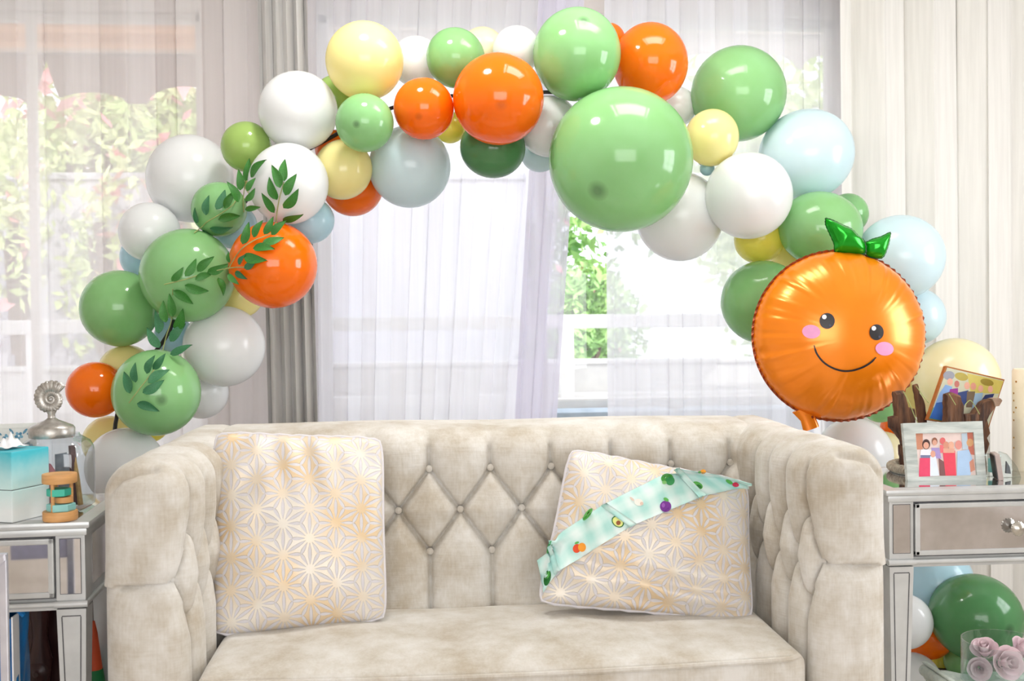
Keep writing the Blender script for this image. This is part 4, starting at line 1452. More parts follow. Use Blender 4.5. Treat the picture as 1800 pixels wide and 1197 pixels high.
# ------------------------------------------------------------------ mirrored side tables
def rebase(root, p):
    """put a thing's origin at its base while its meshes stay where they are"""
    p = Vector(p); d = p - root.location
    root.location = p
    for c in root.children:
        if c.type == 'MESH' and c.data.users == 1:
            c.data.transform(Matrix.Translation(-d))
            for g in c.children:
                if g.type == 'MESH': g.data.transform(Matrix.Translation(-d))
rebase(sash, at(1110, 950, 2.66))
TZ = 0.745
def side_table(label, loc_, rz, W=0.66, D=0.40):
    root = thing('mirrored_side_table', label, 'side table', loc_, rz)
    h = W / 2
    t = MB().box((-h - 0.014, -0.014, TZ - 0.016), (h + 0.014, D + 0.014, TZ), 0.006)
    t.box((-h - 0.006, -0.006, TZ - 0.033), (h + 0.006, D + 0.006, TZ - 0.016), 0.004)
    t.build('table_top', M_frame, root, True)
    MB().box((-h + 0.02, 0.02, TZ), (h - 0.02, D - 0.02, TZ + 0.0012)).build('mirror_top', M_mirror, root)
    pw = 0.064; zb = 0.563; zt_ = TZ - 0.033
    for sx in (-1, 1):
        for (y0, fr) in ((0.0, 1), (D - pw, 0)):
            x0 = -h if sx < 0 else h - pw
            MB().box((x0, y0, zb), (x0 + pw, y0 + pw, zt_), 0.002).build('post', M_frame, root)
            # tapered leg below
            xc_ = x0 + pw / 2; yc_ = y0 + pw / 2
            lg = MB()
            top, bot = pw / 2, 0.019
            v = []
            for (hw, z) in ((bot, 0.0), (top, zb - 0.018)):
                v += [(xc_ + a * hw, yc_ + b * hw, z) for a, b in ((-1, -1), (1, -1), (1, 1), (-1, 1))]
            lg.add(v, [(0, 3, 2, 1), (4, 5, 6, 7), (0, 1, 5, 4), (1, 2, 6, 5), (2, 3, 7, 6), (3, 0, 4, 7)])
            leg = lg.build('leg', M_frame, root)
            if fr:
                # inset panel outline on the leg front
                zz0, zz1 = 0.06, zb - 0.035
                def hw(z): return bot + (top - bot) * z / (zb - 0.018)
                def fy_(z): return yc_ - hw(z) - 0.0006
                g = MB()
                for s_ in (-1, 1):
                    q = []
                    for z in (zz0, zz1):
                        xx = xc_ + s_ * (hw(z) - 0.011)
                        q += [(xx - 0.0013, fy_(z), z), (xx + 0.0013, fy_(z), z)]
                    g.add(q, [(0, 1, 3, 2)])
                for z in (zz0, zz1):
                    g.add([(xc_ - hw(z) + 0.011, fy_(z), z), (xc_ + hw(z) - 0.011, fy_(z), z), (xc_ + hw(z) - 0.011, fy_(z), z + 0.0026), (xc_ - hw(z) + 0.011, fy_(z), z + 0.0026)], [(0, 1, 2, 3)])
                g.build('panel_groove', M_groove, leg)
                MB().box((x0 + 0.0085, -0.0006, zb + 0.016), (x0 + pw - 0.0085, 0.001, zt_ - 0.006)).build('mirror_groove', M_groove, root)
                MB().box((x0 + 0.010, -0.0012, zb + 0.0175), (x0 + pw - 0.010, 0.001, zt_ - 0.0075)).build('mirror_panel', M_mirror, root)
        # side apron with its own mirror
        xs = -h + 0.004 if sx < 0 else h - 0.004
        MB().box((xs - 0.006, pw, zb + 0.0), (xs + 0.0, D - pw, zt_)).build('side_apron', M_frame, root)
        e = xs - 0.0072 if sx < 0 else xs + 0.0012
        MB().box((min(e, xs), pw + 0.02, zb + 0.02), (max(e, xs), D - pw - 0.02, zt_ - 0.012)).build('mirror_panel', M_mirror, root)
    bd = MB().tube([(-h - 0.004, -0.001, zb - 0.006), (h + 0.004, -0.001, zb - 0.006)], 0.0065, 10)
    for sx in (-1, 1): bd.tube([(sx * h, 0, zb - 0.006), (sx * h, D, zb - 0.006)], 0.0065, 10)
    for sx in (-1, 1): bd.tube([(sx * (h + 0.006), -0.004, zb - 0.006), (sx * (h - pw - 0.002), -0.004, zb - 0.006)], 0.008, 10)
    bd.build('bead_moulding', M_frame, root, True)
    MB().box((-h + pw, 0.012, zb - 0.022), (h - pw, D - 0.02, zb + 0.008)).build('lower_rail', M_frame, root)
    MB().box((-h + pw, D - 0.03, zb), (h - pw, D - 0.01, zt_)).build('back_panel', M_frame, root)
    dr = bpy.data.objects.new('drawer', None); COL.objects.link(dr); dr.parent = root
    a, b = -h + pw + 0.003, h - pw - 0.003
    dr.location = (0, 0, 0)
    MB().box((-h + pw, 0.006, zb + 0.006), (h - pw, 0.012, zt_)).build('drawer_groove', M_groove, dr)
    fr_ = MB()
    z0, z1 = zb + 0.010, zt_ - 0.005
    for (p, q, r_, s_) in ((a, a + 0.013, z0, z1), (b - 0.013, b, z0, z1), (a, b, z0, z0 + 0.013), (a, b, z1 - 0.013, z1)):
        fr_.box((p, -0.005, r_), (q, 0.010, s_), 0.003)
    fr_.build('drawer_frame', M_frame, dr)
    MB().box((a + 0.013, -0.001, z0 + 0.013), (b - 0.013, 0.008, z1 - 0.013)).build('mirror_panel', M_mirror, dr)
    kz = (z0 + z1) / 2
    kn = MB()
    Mk = Matrix.Translation((0, -0.002, kz)) @ Matrix.Rotation(radians(90), 4, 'X')
    kn.lathe([(0.008, 0.0), (0.006, 0.012), (0.013, 0.016), (0.018, 0.020), (0.018, 0.026), (0.010, 0.032), (0.0005, 0.034)], 24, Mk)
    kn.build('knob', M_knob, dr, True)
    pt = MB()
    for k in range(16):
        an = 2 * pi * k / 16
        c0 = Vector((cos(an) * 0.0125, -0.030, kz + sin(an) * 0.0125)); c1 = Vector((cos(an) * 0.0185, -0.024, kz + sin(an) * 0.0185))
        pt.tube([c0, c1], 0.0022, 6)
    pt.build('knob_petals', M_knob, dr, True)
    return root
tR = at(1556, 866, 2.74)
side_table('mirrored silver side table right of the sofa with photo frame on top', (tR.x + 0.33, 2.715, 0), 0)
tl_ = at(156, 915, 2.53)
rzl = radians(3.5)
cl = Vector((0.33 + 0.014, -0.014, 0)); cl.rotate(Matrix.Rotation(rzl, 3, 'Z'))
tLloc = Vector((tl_.x - cl.x, 2.535 - cl.y, 0))
side_table('mirrored silver side table left of the sofa with glass jar on top', tLloc, rzl)

def plane_fn(P0, n):
    def fnc(px, py, off):
        d = ray(px, py)
        t = (P0 - CAMP).dot(n) / d.dot(n)
        return CAMP + d * t - d * off
    return fnc

# ------------------------------------------------------------------ grey wood photo frame
TT = TZ + 0.0012
def quad_frame(root, outer, inner, pf, n, th, m):
    """four mitred bars, one part each"""
    O = [pf(*p, 0) for p in outer]; I = [pf(*p, 0) for p in inner]
    for k in range(4):
        j = (k + 1) % 4
        a, b, c, d = O[k], O[j], I[j], I[k]
        bk = n * -th
        v = [a + n * 0.0, b + n * 0.0, c + n * 0.002, d + n * 0.002, a + bk, b + bk, c + bk, d + bk]
        MB().add([p - root.location for p in v], [(0, 1, 2, 3), (7, 6, 5, 4), (0, 4, 5, 1), (1, 5, 6, 2), (2, 6, 7, 3), (3, 7, 4, 0)]).build('frame_bar', m, root)
def shift(o, p):
    o.data.transform(Matrix.Translation(-Vector(p)))
P0 = at(1660, 858.5, 2.83)
P0.z = TT
n = Vector((-0.05, -1, 0.17)).normalized()
pf = plane_fn(P0, n)
fr = thing('photo_frame', 'grey weathered wood photo frame with group photo on right table', 'photo frame', P0)
quad_frame(fr, [(1587, 744), (1727, 740), (1735, 857), (1597, 860)], [(1609, 762), (1711, 760), (1717, 835), (1615, 838)], pf, n, 0.016, M_greywood)
q = [pf(*p, -0.006) - P0 for p in ((1606, 759), (1714, 757), (1720, 838), (1612, 841))]
MB().add(q + [p - n * -0.004 * -1 for p in q], [(0, 1, 2, 3), (7, 6, 5, 4), (0, 4, 5, 1), (1, 5, 6, 2), (2, 6, 7, 3), (3, 7, 4, 0)]).build('photo_print', flat(236, 214, 208), fr)
MB().box((-0.02, 0.0, 0.0), (0.02, 0.004, 0.13), 0, Matrix.Translation((0, 0.10, 0.0)) @ Matrix.Rotation(radians(32), 4, 'X')).build('easel_back', M_darkwood, fr)
SK, SK2 = flat(226, 168, 146), flat(214, 148, 124)
ppl = [
 ([(1609, 762), (1622, 762), (1622, 790), (1611, 790)], flat(205, 140, 110)), ([(1690, 762), (1700, 761), (1702, 790), (1692, 790)], flat(190, 206, 220)),
 ([(1700, 760), (1711, 760), (1714, 800), (1703, 798)], flat(206, 120, 100)), (ell(1705, 778, 6, 7), flat(222, 170, 120)),
 (ell(1628, 781, 7, 9), flat(70, 40, 36)), ([(1619, 790), (1637, 790), (1639, 806), (1617, 806)], flat(236, 236, 244)), ([(1618, 800), (1638, 800), (1638, 806), (1618, 806)], flat(120, 124, 160)),
 ([(1617, 805), (1638, 805), (1640, 837), (1615, 838)], flat(232, 72, 110)), (ell(1628, 783, 5, 6), SK),
 (ell(1643, 776, 5, 7), flat(150, 96, 74)), ([(1637, 787), (1651, 787), (1655, 806), (1640, 806)], flat(170, 150, 205)), (ell(1643, 778, 4, 5), SK), ([(1650, 805), (1660, 812), (1662, 836), (1652, 836)], flat(128, 84, 84)),
 (ell(1657, 775, 5, 6), flat(226, 110, 110)), ([(1652, 782), (1662, 782), (1663, 796), (1653, 796)], flat(236, 110, 120)),
 ([(1635, 802), (1645, 802), (1651, 836), (1635, 837)], flat(226, 234, 246)), (ell(1640, 798, 4.5, 6), SK),
 ([(1657, 792), (1679, 792), (1681, 836), (1662, 836)], flat(230, 70, 92)), (ell(1663, 783, 5, 7), SK2), (ell(1672, 783, 5, 7), flat(232, 176, 150)), ([(1658, 788), (1678, 788), (1678, 796), (1658, 796)], SK),
 ([(1683, 793), (1703, 790), (1710, 808), (1706, 835), (1682, 836)], flat(176, 204, 236)), (ell(1685, 782, 6, 8), flat(228, 150, 140)), ([(1704, 812), (1711, 806), (1714, 826), (1706, 830)], SK2),
]
o = decal('printed_people', ppl, None, fr, 0.004, 0, 'group of people in red and pale clothes in the print', 0.00003, lambda a, b, off: pf(a, b, -0.0055 + off - 0.004 + 0.0006))
shift(o, P0)

# driftwood bowl with a tilted canvas photo in it
dpos = at(1662, 850, 3.02); dpos.z = TT + 0.012
dw = thing('driftwood_bowl', 'dark brown jagged driftwood bowl behind the grey photo frame', 'bowl', dpos)
def wood_piece(pts, Y, th, m=M_drift, lean=0.0):
    n_ = len(pts)
    dense = []
    rw = random.Random(int(pts[0][0] * 7 + pts[0][1]))
    for k in range(n_):
        a, b = pts[k], pts[(k + 1) % n_]
        L = math.hypot(b[0] - a[0], b[1] - a[1])
        for i in range(max(1, int(L / 7))):
            t = i / max(1, int(L / 7))
            dense.append((a[0] + (b[0] - a[0]) * t + rw.uniform(-1, 1), a[1] + (b[1] - a[1]) * t + rw.uniform(-1, 1)))
    poly = [(p.x, p.z) for p in (at(x, y, Y) for x, y in dense)]
    MB().prism(poly, th, Matrix.Translation(Vector((0, Y, 0)) - dpos)).build('driftwood_piece', m, dw, True)
wood_piece([(1575, 690), (1591, 686), (1598, 716), (1610, 719), (1612, 745), (1606, 768), (1592, 792), (1588, 776), (1568, 752), (1566, 734), (1579, 732)], 2.97, 0.035)
wood_piece([(1608, 677), (1614, 675), (1617, 690), (1625, 702), (1631, 745), (1620, 762), (1612, 705)], 3.04, 0.02)
wood_piece([(1664, 693), (1676, 689), (1690, 696), (1696, 712), (1696, 760), (1664, 760)], 2.93, 0.03)
wood_piece([(1694, 729), (1715, 727), (1730, 706), (1745, 701), (1756, 704), (1750, 718), (1738, 736), (1728, 760), (1696, 760)], 2.95, 0.035)
wood_piece([(1744, 701), (1760, 700), (1764, 704), (1758, 714), (1750, 716)], 2.945, 0.03, M_driftend)
wood_piece([(1722, 740), (1737, 738), (1741, 758), (1735, 768), (1741, 779), (1733, 800), (1736, 848), (1722, 848)], 3.0, 0.03)
wood_piece([(1585, 783), (1600, 783), (1602, 850), (1592, 850)], 2.98, 0.03)
wood_piece([(1598, 752), (1732, 748), (1732, 852), (1600, 852)], 3.03, 0.03)
wr_ = MB()
for pl_ in ([(1588, 688), (1600, 712), (1607, 730), (1614, 745)], [(1610, 678), (1622, 695), (1632, 708)], [(1696, 712), (1704, 704), (1710, 708), (1722, 728)], [(1668, 692), (1680, 712)]):
    wr_.tube(catmull([at(x, y, 2.925) - dpos for x, y in pl_], 4), 0.0012, 5)
wr_.build('twine', M_stem, dw, True)
cv0 = at(1690, 742, 3.0)
n2 = Vector((0.10, -1, 0.12)).normalized()
pf2 = plane_fn(cv0, n2)
cv = thing('canvas_photo', 'tilted canvas photo of people in blue standing in the driftwood', 'photo', at(1684, 745, 3.0))
CO = cv.location.copy()
quadc = [(1663, 643), (1766, 667), (1738, 752), (1630, 738)]
q = [pf2(*p, 0) - CO for p in quadc]
bk = n2 * -0.014
MB().add(q + [p + bk for p in q], [(0, 1, 2, 3), (7, 6, 5, 4), (0, 4, 5, 1), (1, 5, 6, 2), (2, 6, 7, 3), (3, 7, 4, 0)]).build('canvas_block', mat('canvas_edge', lin(176, 106, 44), lin(150, 86, 34), 0.7), cv)
YG, BL1, BL2 = flat(206, 190, 96), flat(40, 60, 120), flat(130, 165, 215)
shp = [
 ([(1665, 646), (1764, 669), (1737, 750), (1633, 736)], flat(196, 196, 170)),
 ([(1700, 656), (1764, 670), (1756, 692), (1706, 690)], YG), (ell(1690, 662, 12, 7, 14), flat(178, 160, 70)), (ell(1668, 660, 10, 8), flat(150, 150, 160)), (ell(1735, 672, 12, 6, 14), flat(150, 130, 40)), ([(1633, 736), (1640, 716), (1660, 722), (1655, 740)], flat(96, 140, 70)),
 ([(1652, 690), (1662, 676), (1674, 680), (1668, 706), (1662, 738), (1634, 735)], BL2), ([(1634, 735), (1646, 708), (1660, 706), (1656, 739)], flat(30, 90, 170)), (ell(1670, 671, 5, 6), SK),
 ([(1670, 684), (1684, 682), (1684, 694), (1668, 692)], flat(150, 40, 140)), (ell(1682, 675, 4.5, 6), flat(190, 110, 100)),
 ([(1684, 690), (1702, 686), (1704, 704), (1692, 716), (1684, 700)], BL1), ([(1656, 739), (1664, 708), (1684, 706), (1682, 744)], flat(24, 34, 80)), (ell(1700, 678, 5, 6.5), SK),
 ([(1700, 688), (1714, 688), (1712, 716), (1698, 716)], flat(112, 92, 70)), (ell(1711, 679, 5, 6.5), SK2),
 ([(1714, 692), (1728, 690), (1722, 728), (1706, 728)], flat(150, 180, 206)), (ell(1724, 683, 4.5, 6), SK),
 ([(1732, 694), (1748, 692), (1740, 710), (1722, 722), (1722, 708)], flat(24, 40, 100)), (ell(1741, 684, 4.5, 6), SK),
]
o = decal('printed_people', shp, None, cv, 0.0006, 0, 'people in blue clothes outdoors in the print', 0.00003, lambda a, b, off: pf2(a, b, off))
shift(o, CO)

# rope rimmed tray
tc_ = Vector((at(1642, 850, 2.98).x, 2.985, TT))
tr = thing('rope_tray', 'round tray with thick grey rope rim on the right table', 'tray', tc_)
MB().lathe([(0.0005, 0.001), (0.115, 0.001), (0.118, 0.008), (0.115, 0.010), (0.0005, 0.010)], 48, None, False).build('tray_base', M_greywood, tr, True)
for s_ in range(3):
    pts = []
    nT = 360
    for k in range(nT):
        a = 2 * pi * k / nT
        b = a * 31 + s_ * 2 * pi / 3
        rr_ = 0.113 + 0.0065 * cos(b)
        pts.append((rr_ * cos(a), rr_ * sin(a), 0.015 + 0.0065 * sin(b)))
    MB().tube(pts, 0.0068, 6, True).build('rope_strand', M_rope, tr, True)

# candle, glass block, small propped frame, glass shard
cp = at(1806, 850, 2.98); cp.z = TT
ca = thing('pillar_candle', 'tall cream pillar candle with gold flecks at the right edge', 'candle', cp)
ch = at(1806, 648, 2.98).z - TT
MB().lathe([(0.038, 0.0), (0.04, 0.004), (0.04, ch - 0.006), (0.036, ch), (0.02, ch - 0.004), (0.0005, ch - 0.006)], 40).build('wax', M_candle, ca, True)
MB().tube([(0, 0, ch - 0.008), (0.001, 0, ch + 0.012)], 0.0012, 6).build('wick', M_black, ca)
for (px, py) in ((1791, 706), (1796, 718), (1792, 741), (1782, 693), (1782, 727), (1796, 672), (1785, 772), (1795, 790)):
    w_ = at(px, py, 2.94) - cp
    a = atan2(-sqrt(max(0.0, 0.0404 ** 2 - w_.x ** 2)), w_.x)
    MB().lathe([(0.0001, 0.0012), (0.0028, 0.0008), (0.003, 0)], 8, Matrix.Translation((0.0398 * cos(a), 0.0398 * sin(a), w_.z)) @ Vector((0, 0, 1)).rotation_difference(Vector((cos(a), sin(a), 0))).to_matrix().to_4x4(), False).build('gold_fleck', M_gold, ca)
p = at(1744, 846, 2.88); p.z = TT
g = thing('glass_block', 'clear pale aqua glass block beside the grey photo frame', 'ornament', p, radians(12))
MB().box((-0.014, -0.018, 0), (0.016, 0.018, 0.062), 0.004).build('block', M_clear, g, True)
MB().box((-0.006, -0.010, 0.012), (0.008, 0.010, 0.050), 0.002).build('inner_bubble', M_aqua, g, True)
p = at(1756, 850, 2.84); p.z = TT
g = thing('small_frame', 'small taupe edged frame seen side on by the glass block', 'photo frame', p, radians(-18))
MB().box((-0.007, -0.035, 0), (0.006, 0.035, 0.070), 0.002, Matrix.Rotation(radians(-8), 4, 'Y')).build('frame_bar', mat('taupe', lin(186, 170, 164), lin(170, 152, 146), 0.6), g)
MB().box((-0.0095, -0.031, 0.004), (-0.007, 0.031, 0.066), 0, Matrix.Rotation(radians(-8), 4, 'Y')).build('glazing', M_black, g)
p = at(1778, 852, 2.85); p.z = TT
g = thing('glass_shard', 'leaning clear glass ornament with dark inlay in front of the candle', 'ornament', p, radians(10))
MB().prism([(-0.03, 0.0), (0.034, 0.0), (0.02, 0.03), (-0.012, 0.066), (-0.03, 0.072)], 0.018).build('shard', M_clear, g, True)
MB().prism([(-0.012, 0.012), (0.004, 0.010), (0.0, 0.03), (-0.01, 0.045)], 0.006, Matrix.Translation((0, 0.006, 0))).build('inlay', M_groove, g)

# things low under the right table: stool with cloth, glass of roses
sp = Vector((at(1640, 1180, 2.86).x + 0.17, 2.83, 0))
st = thing('storage_stool', 'pale low stool under the right side table', 'stool', sp)
zt2 = at(1745, 1176, 2.93).z
MB().box((-0.17, -0.10, zt2 - 0.09), (0.17, 0.10, zt2 - 0.02), 0.015).build('seat', M_cloth, st, True)
for a in (-1, 1):
    for b in (-1, 1):
        MB().lathe([(0.012, 0), (0.018, zt2 - 0.085)], 10, Matrix.Translation((a * 0.14, b * 0.08, 0))).build('leg', M_wtrim, st)
clo = thing('folded_cloth', 'cream cloth with rolled edge on the stool under the table', 'cloth', Vector((sp.x, sp.y, zt2 - 0.02)))
V, Fc = [], []
for i in range(31):
    for j in range(17):
        x = -0.165 + 0.33 * i / 30; y = -0.11 + 0.21 * j / 16
        V.append((x, y, 0.012 + 0.006 * sin(x * 40) + 0.005 * sin(y * 35 + x * 22)))
for i in range(30):
    for j in range(16):
        a = i * 17 + j
        Fc.append((a, a + 17, a + 18, a + 1))
o = mesh_obj('cloth_sheet', V, Fc, M_cloth, clo, True)
md = o.modifiers.new('thickness', 'SOLIDIFY'); md.thickness = 0.008
rl = MB()
pts = []
V, Fc = [], []
nT = 60
for k in range(nT + 1):
    a = k / nT * 4.6 * pi
    r_ = 0.006 + 0.017 * k / nT
    for y in (-0.115, 0.10):
        V.append((-0.160 + r_ * cos(a), y, 0.026 + r_ * sin(a)))
for k in range(nT): Fc.append((2 * k, 2 * k + 1, 2 * k + 3, 2 * k + 2))
o = mesh_obj('rolled_edge', V, Fc, M_cloth, clo, True)
md = o.modifiers.new('thickness', 'SOLIDIFY'); md.thickness = 0.004
gp = Vector((at(1768, 1170, 2.82).x, 2.835, zt2 - 0.006))
gl = thing('glass_vase', 'clear cylinder glass holding pink roses under the right table', 'vase', gp)
gr = (at(1834, 1150, 2.84).x - at(1702, 1150, 2.84).x) / 2
gh = at(1768, 1124, 2.84).z - gp.z
MB().lathe([(gr * 0.95, 0.0), (gr, 0.004), (gr, gh), (gr - 0.003, gh), (gr - 0.003, 0.006), (0.0005, 0.006)], 48, None, False).build('glass_wall', M_clear, gl, True)
def rose(px, py, Y, r, tilt_, label):
    c = at(px, py, Y)
    root = thing('pink_rose', label, 'flower', c - Vector((0, 0, r * 0.8)))
    B = Vector((0, 0, 1)).rotation_difference(Vector(tilt_).normalized()).to_matrix().to_4x4()
    for lay, (nP, rad, hh) in enumerate(((3, 0.22, 1.0), (4, 0.45, 0.95), (5, 0.72, 0.8), (6, 1.0, 0.62))):
        for k in range(nP):
            a0 = 2 * pi * k / nP + lay * 0.6
            V, Fc = [], []
            for i in range(7):
                u = (i / 6 - 0.5) * 2
                for j in range(6):
                    v = j / 5
                    aa = a0 + u * pi / nP * 1.25
                    rr_ = r * rad * (0.35 + 0.65 * v ** 0.7 + 0.16 * v ** 4 * (lay > 1)) * (1 - 0.06 * u * u)
                    z = r * (hh * v * 1.5 - 0.75) - r * 0.16 * u * u * v
                    V.append(B @ Vector((rr_ * cos(aa), rr_ * sin(aa), z)) + Vector((0, 0, r * 0.8)))
            for i in range(6):
                for j in range(5):
                    q = i * 6 + j
                    Fc.append((q, q + 6, q + 7, q + 1))
            mesh_obj('petal', V, Fc, M_rose, root, True)
rose(1771, 1165, 2.80, 0.040, (0.1, -1, 0.35), 'open pink rose in the front of the glass vase')
rose(1730, 1140, 2.82, 0.032, (-0.4, -0.5, 1), 'half open pink rose at the left rim of the vase')
rose(1722, 1176, 2.82, 0.028, (-0.5, -1, 0.2), 'pale pink rose low at the left in the vase')
rose(1798, 1140, 2.83, 0.032, (0.4, -0.6, 0.8), 'pink rose at the right edge of the vase')

# ------------------------------------------------------------------ things on the left table
# tissue cube
A = at(22, 913, 2.53); A.z = TT
B_ = at(77, 897, 2.62); B_.z = TT
d1 = (B_ - A); sdt = 0.118; d1.normalize()
ang = atan2(d1.y, d1.x)
tb = thing('tissue_box', 'teal and white ombre tissue box on the left table', 'tissue box', A, ang)
hb = at(22, 795, 2.53).z - TT
e = sdt
def obox(n_, z0, z1, ins):
    o = MB().box((ins, ins, z0), (e - ins, e - ins, z1), 0.003).build(n_, M_ombre, tb)
    return o
obox('lower_box', 0.0, hb * 0.455, 0.0)
obox('upper_box', hb * 0.46, hb, 0.0)
MB().box((0.002, 0.002, hb * 0.45), (e - 0.002, e - 0.002, hb * 0.465)).build('seam', M_groove, tb)
V, Fc = [], []
for i in range(13):
    for j in range(13):
        u, v = i / 12 - 0.5, j / 12 - 0.5
        V.append((e * 0.5 + u * 0.07, e * 0.5 + v * 0.05, hb + 0.004 + 0.022 * exp(-8 * (u * u + v * v)) * (1 + 0.8 * sin(u * 17) * sin(v * 13 + 1))))
for i in range(12):
    for j in range(12):
        a = i * 13 + j; Fc.append((a, a + 13, a + 14, a + 1))
mesh_obj('tissue', V, Fc, M_paper, tb, True)

# glass jar with ammonite lid
jp = at(101, 890, 2.72); jp.z = TT
S2 = 2.72 / FPX * 0.985
jar = thing('glass_jar', 'clear glass jar with silver ammonite lid on the left table', 'jar', jp)
jr = 56 * S2
jz = lambda y: max(0.0, at(101, y, 2.72).z - TT)
profj = [(jr * 0.9, 0.001), (jr * 0.98, 0.006), (jr, 0.016), (jr * 1.0, jz(800)), (jr * 0.97, jz(787)), (jr * 0.88, jz(777)), (jr * 0.72, jz(770)), (jr * 0.62, jz(766)), (jr * 0.60, jz(762))]
profi = [(r_ - 0.003, z + 0.002) for r_, z in profj][::-1]
MB().lathe([(0.0005, 0.004), (jr * 0.7, 0.003)] + profj, 56, None, False, 5.0).build('jar_body', M_jar, jar, True)
lx = -0.010
Ml = Matrix.Translation((lx, 0, 0))
lid = MB().lathe([(0.0005, jz(768)), (37 * S2, jz(768)), (38 * S2, jz(764)), (38 * S2, jz(752)), (35 * S2, jz(748)), (26 * S2, jz(744)), (12 * S2, jz(738)), (6.5 * S2, jz(734)), (6 * S2, jz(728)), (9 * S2, jz(722))], 40, Ml).build('lid', M_pewter, jar, True)
# ammonite: a ribbed tube on a spiral
cz = jz(701)
pts, rad = [], []
turns = 2.7
nS = 560
for k in range(nS):
    t = k / (nS - 1)
    a = -t * turns * 2 * pi + radians(60 + 0.7 * 360 - 20)
    r_ = 1.5 + 21.5 * t ** 1.5
    tr_ = 1.4 + 9.6 * t ** 1.35
    rib = 1.0 + (0.055 if k % 9 < 5 else -0.055) * min(1, t * 2.5)
    pts.append(Vector((lx + (cos(a) * r_ - 1) * S2, 0, cz + sin(a) * r_ * S2)))
    rad.append(tr_ * S2 * rib)
sh = MB().tube(pts, rad, 14)
for i, v in enumerate(sh.v): sh.v[i] = Vector((v.x, v.y * 0.55, v.z))
sh.build('ammonite_finial', M_pewter, lid, True)
# keepsakes in the jar
k_ = thing('keepsake_stick', 'dark brown stick standing inside the glass jar', 'stick', jp + Vector((0.042, 0.0, 0.009)))
MB().tube([(0, 0, 0), (0.0, -0.004, 0.06), (-0.006, 0.0, jz(790))], [0.0085, 0.010, 0.008], 8).build('stick', mat('purple_brown', lin(96, 62, 66), lin(70, 42, 48), 0.8, nscale=60, bmp=0.5), k_, True)
k_ = thing('keepsake_stick', 'golden twig leaning inside the glass jar', 'stick', jp + Vector((0.058, -0.012, 0.009)))
MB().tube([(0, 0, 0), (-0.006, 0, 0.06), (-0.016, 0.01, 0.115)], [0.0065, 0.006, 0.004], 8).build('twig', mat('gold_bark', lin(200, 164, 104), lin(170, 130, 76), 0.8, nscale=50, bmp=0.5), k_, True)
k_ = thing('keepsake_charm', 'small pink charm inside the glass jar', 'ornament', jp + Vector((-0.010, -0.030, 0.009)))
MB().lathe([(0.0005, 0), (0.02, 0.004), (0.022, 0.05), (0.014, 0.075), (0.016, 0.085), (0.006, 0.102), (0.0005, 0.104)], 20).build('charm', mat('pink_charm', lin(206, 130, 140), lin(180, 96, 112), 0.6), k_, True)
k_ = thing('keepsake_card', 'grey folded card standing inside the glass jar', 'card', jp + Vector((0.012, 0.018, 0.009)), radians(20))
MB().box((-0.020, -0.001, 0), (0.022, 0.001, 0.12)).build('card_front', mat('grey_card', lin(150, 160, 168), lin(122, 132, 142), 0.7, nscale=40), k_)
MB().box((-0.020, -0.001, 0), (0.022, 0.001, 0.12), 0, Matrix.Translation((-0.02, 0, 0)) @ Matrix.Rotation(radians(50), 4, 'Z') @ Matrix.Translation((0.02, 0, 0))).build('card_back', MATS['grey_card'], k_)

# wooden rattle
rp = at(106, 905, 2.56); rp.z = TT
S3 = 2.56 / FPX
rt = thing('wooden_rattle', 'wooden toy rattle with teal and aqua discs in front of jar', 'toy', rp, radians(15))
rw_ = 28.5 * S3
H_ = at(106, 832, 2.56).z - TT
MB().lathe([(rw_ * 0.97, 0), (rw_, 0.003), (rw_, 0.019), (rw_ * 0.97, 0.021)], 40).build('bottom_disc', M_wood, rt, True)
MB().lathe([(rw_ * 0.97, H_ - 0.021), (rw_, H_ - 0.019), (rw_, H_ - 0.003), (rw_ * 0.97, H_)], 40).build('top_disc', M_wood, rt, True)
for (x, y) in ((-0.014, -0.022), (0.024, 0.006), (-0.010, 0.024)):
    MB().tube([(x, y, 0.018), (x, y, H_ - 0.018)], 0.0042, 12).build('dowel', M_wood, rt, True)
MB().lathe([(0.0255, 0), (0.026, 0.002), (0.026, 0.014), (0.0255, 0.016)], 6, Matrix.Translation((-0.002, -0.004, 0.056))).build('spinner', M_teal, rt)
MB().lathe([(0.019, 0), (0.019, 0.013)], 20, Matrix.Translation((0.008, -0.004, 0.040))).build('spinner', M_wood, rt, True)
MB().lathe([(0.030, 0), (0.031, 0.002), (0.031, 0.014), (0.030, 0.016)], 6, Matrix.Translation((0.002, -0.002, 0.0215))).build('spinner', M_aqua, rt)

# floral tin at the back of the left table
fp = at(10, 800, 2.80); fp.z = TT
nf = Vector((0.12, -1, 0.12)).normalized()
pf3 = plane_fn(Vector((fp.x, 2.80, TT)), nf)
ft = thing('floral_plaque', 'white tin plaque with blue flowers behind the tissue box', 'plaque', Vector((fp.x, 2.80, TT)))
FO = ft.location.copy()
zq = 872
q = [pf3(*p, 0) - FO for p in ((-70, 752), (62, 747), (66, zq), (-70, zq))]
for p in q[2:]: p.z = max(p.z, 0.0)
bk = nf * -0.010
MB().add(q + [p + bk for p in q], [(0, 1, 2, 3), (7, 6, 5, 4), (0, 4, 5, 1), (1, 5, 6, 2), (2, 6, 7, 3), (3, 7, 4, 0)]).build('tin_panel', mat('cream_tin', lin(226, 228, 222), lin(214, 216, 212), 0.5), ft)
q1 = [pf3(*p, 0.002) - FO for p in ((-70, 748), (64, 743), (64, 751), (-70, 756))]
MB().add(q1 + [p + nf * -0.014 for p in q1], [(0, 1, 2, 3), (7, 6, 5, 4), (0, 4, 5, 1), (1, 5, 6, 2), (2, 6, 7, 3), (3, 7, 4, 0)]).build('tin_rim', MATS['cream_tin'], ft)
fl = []
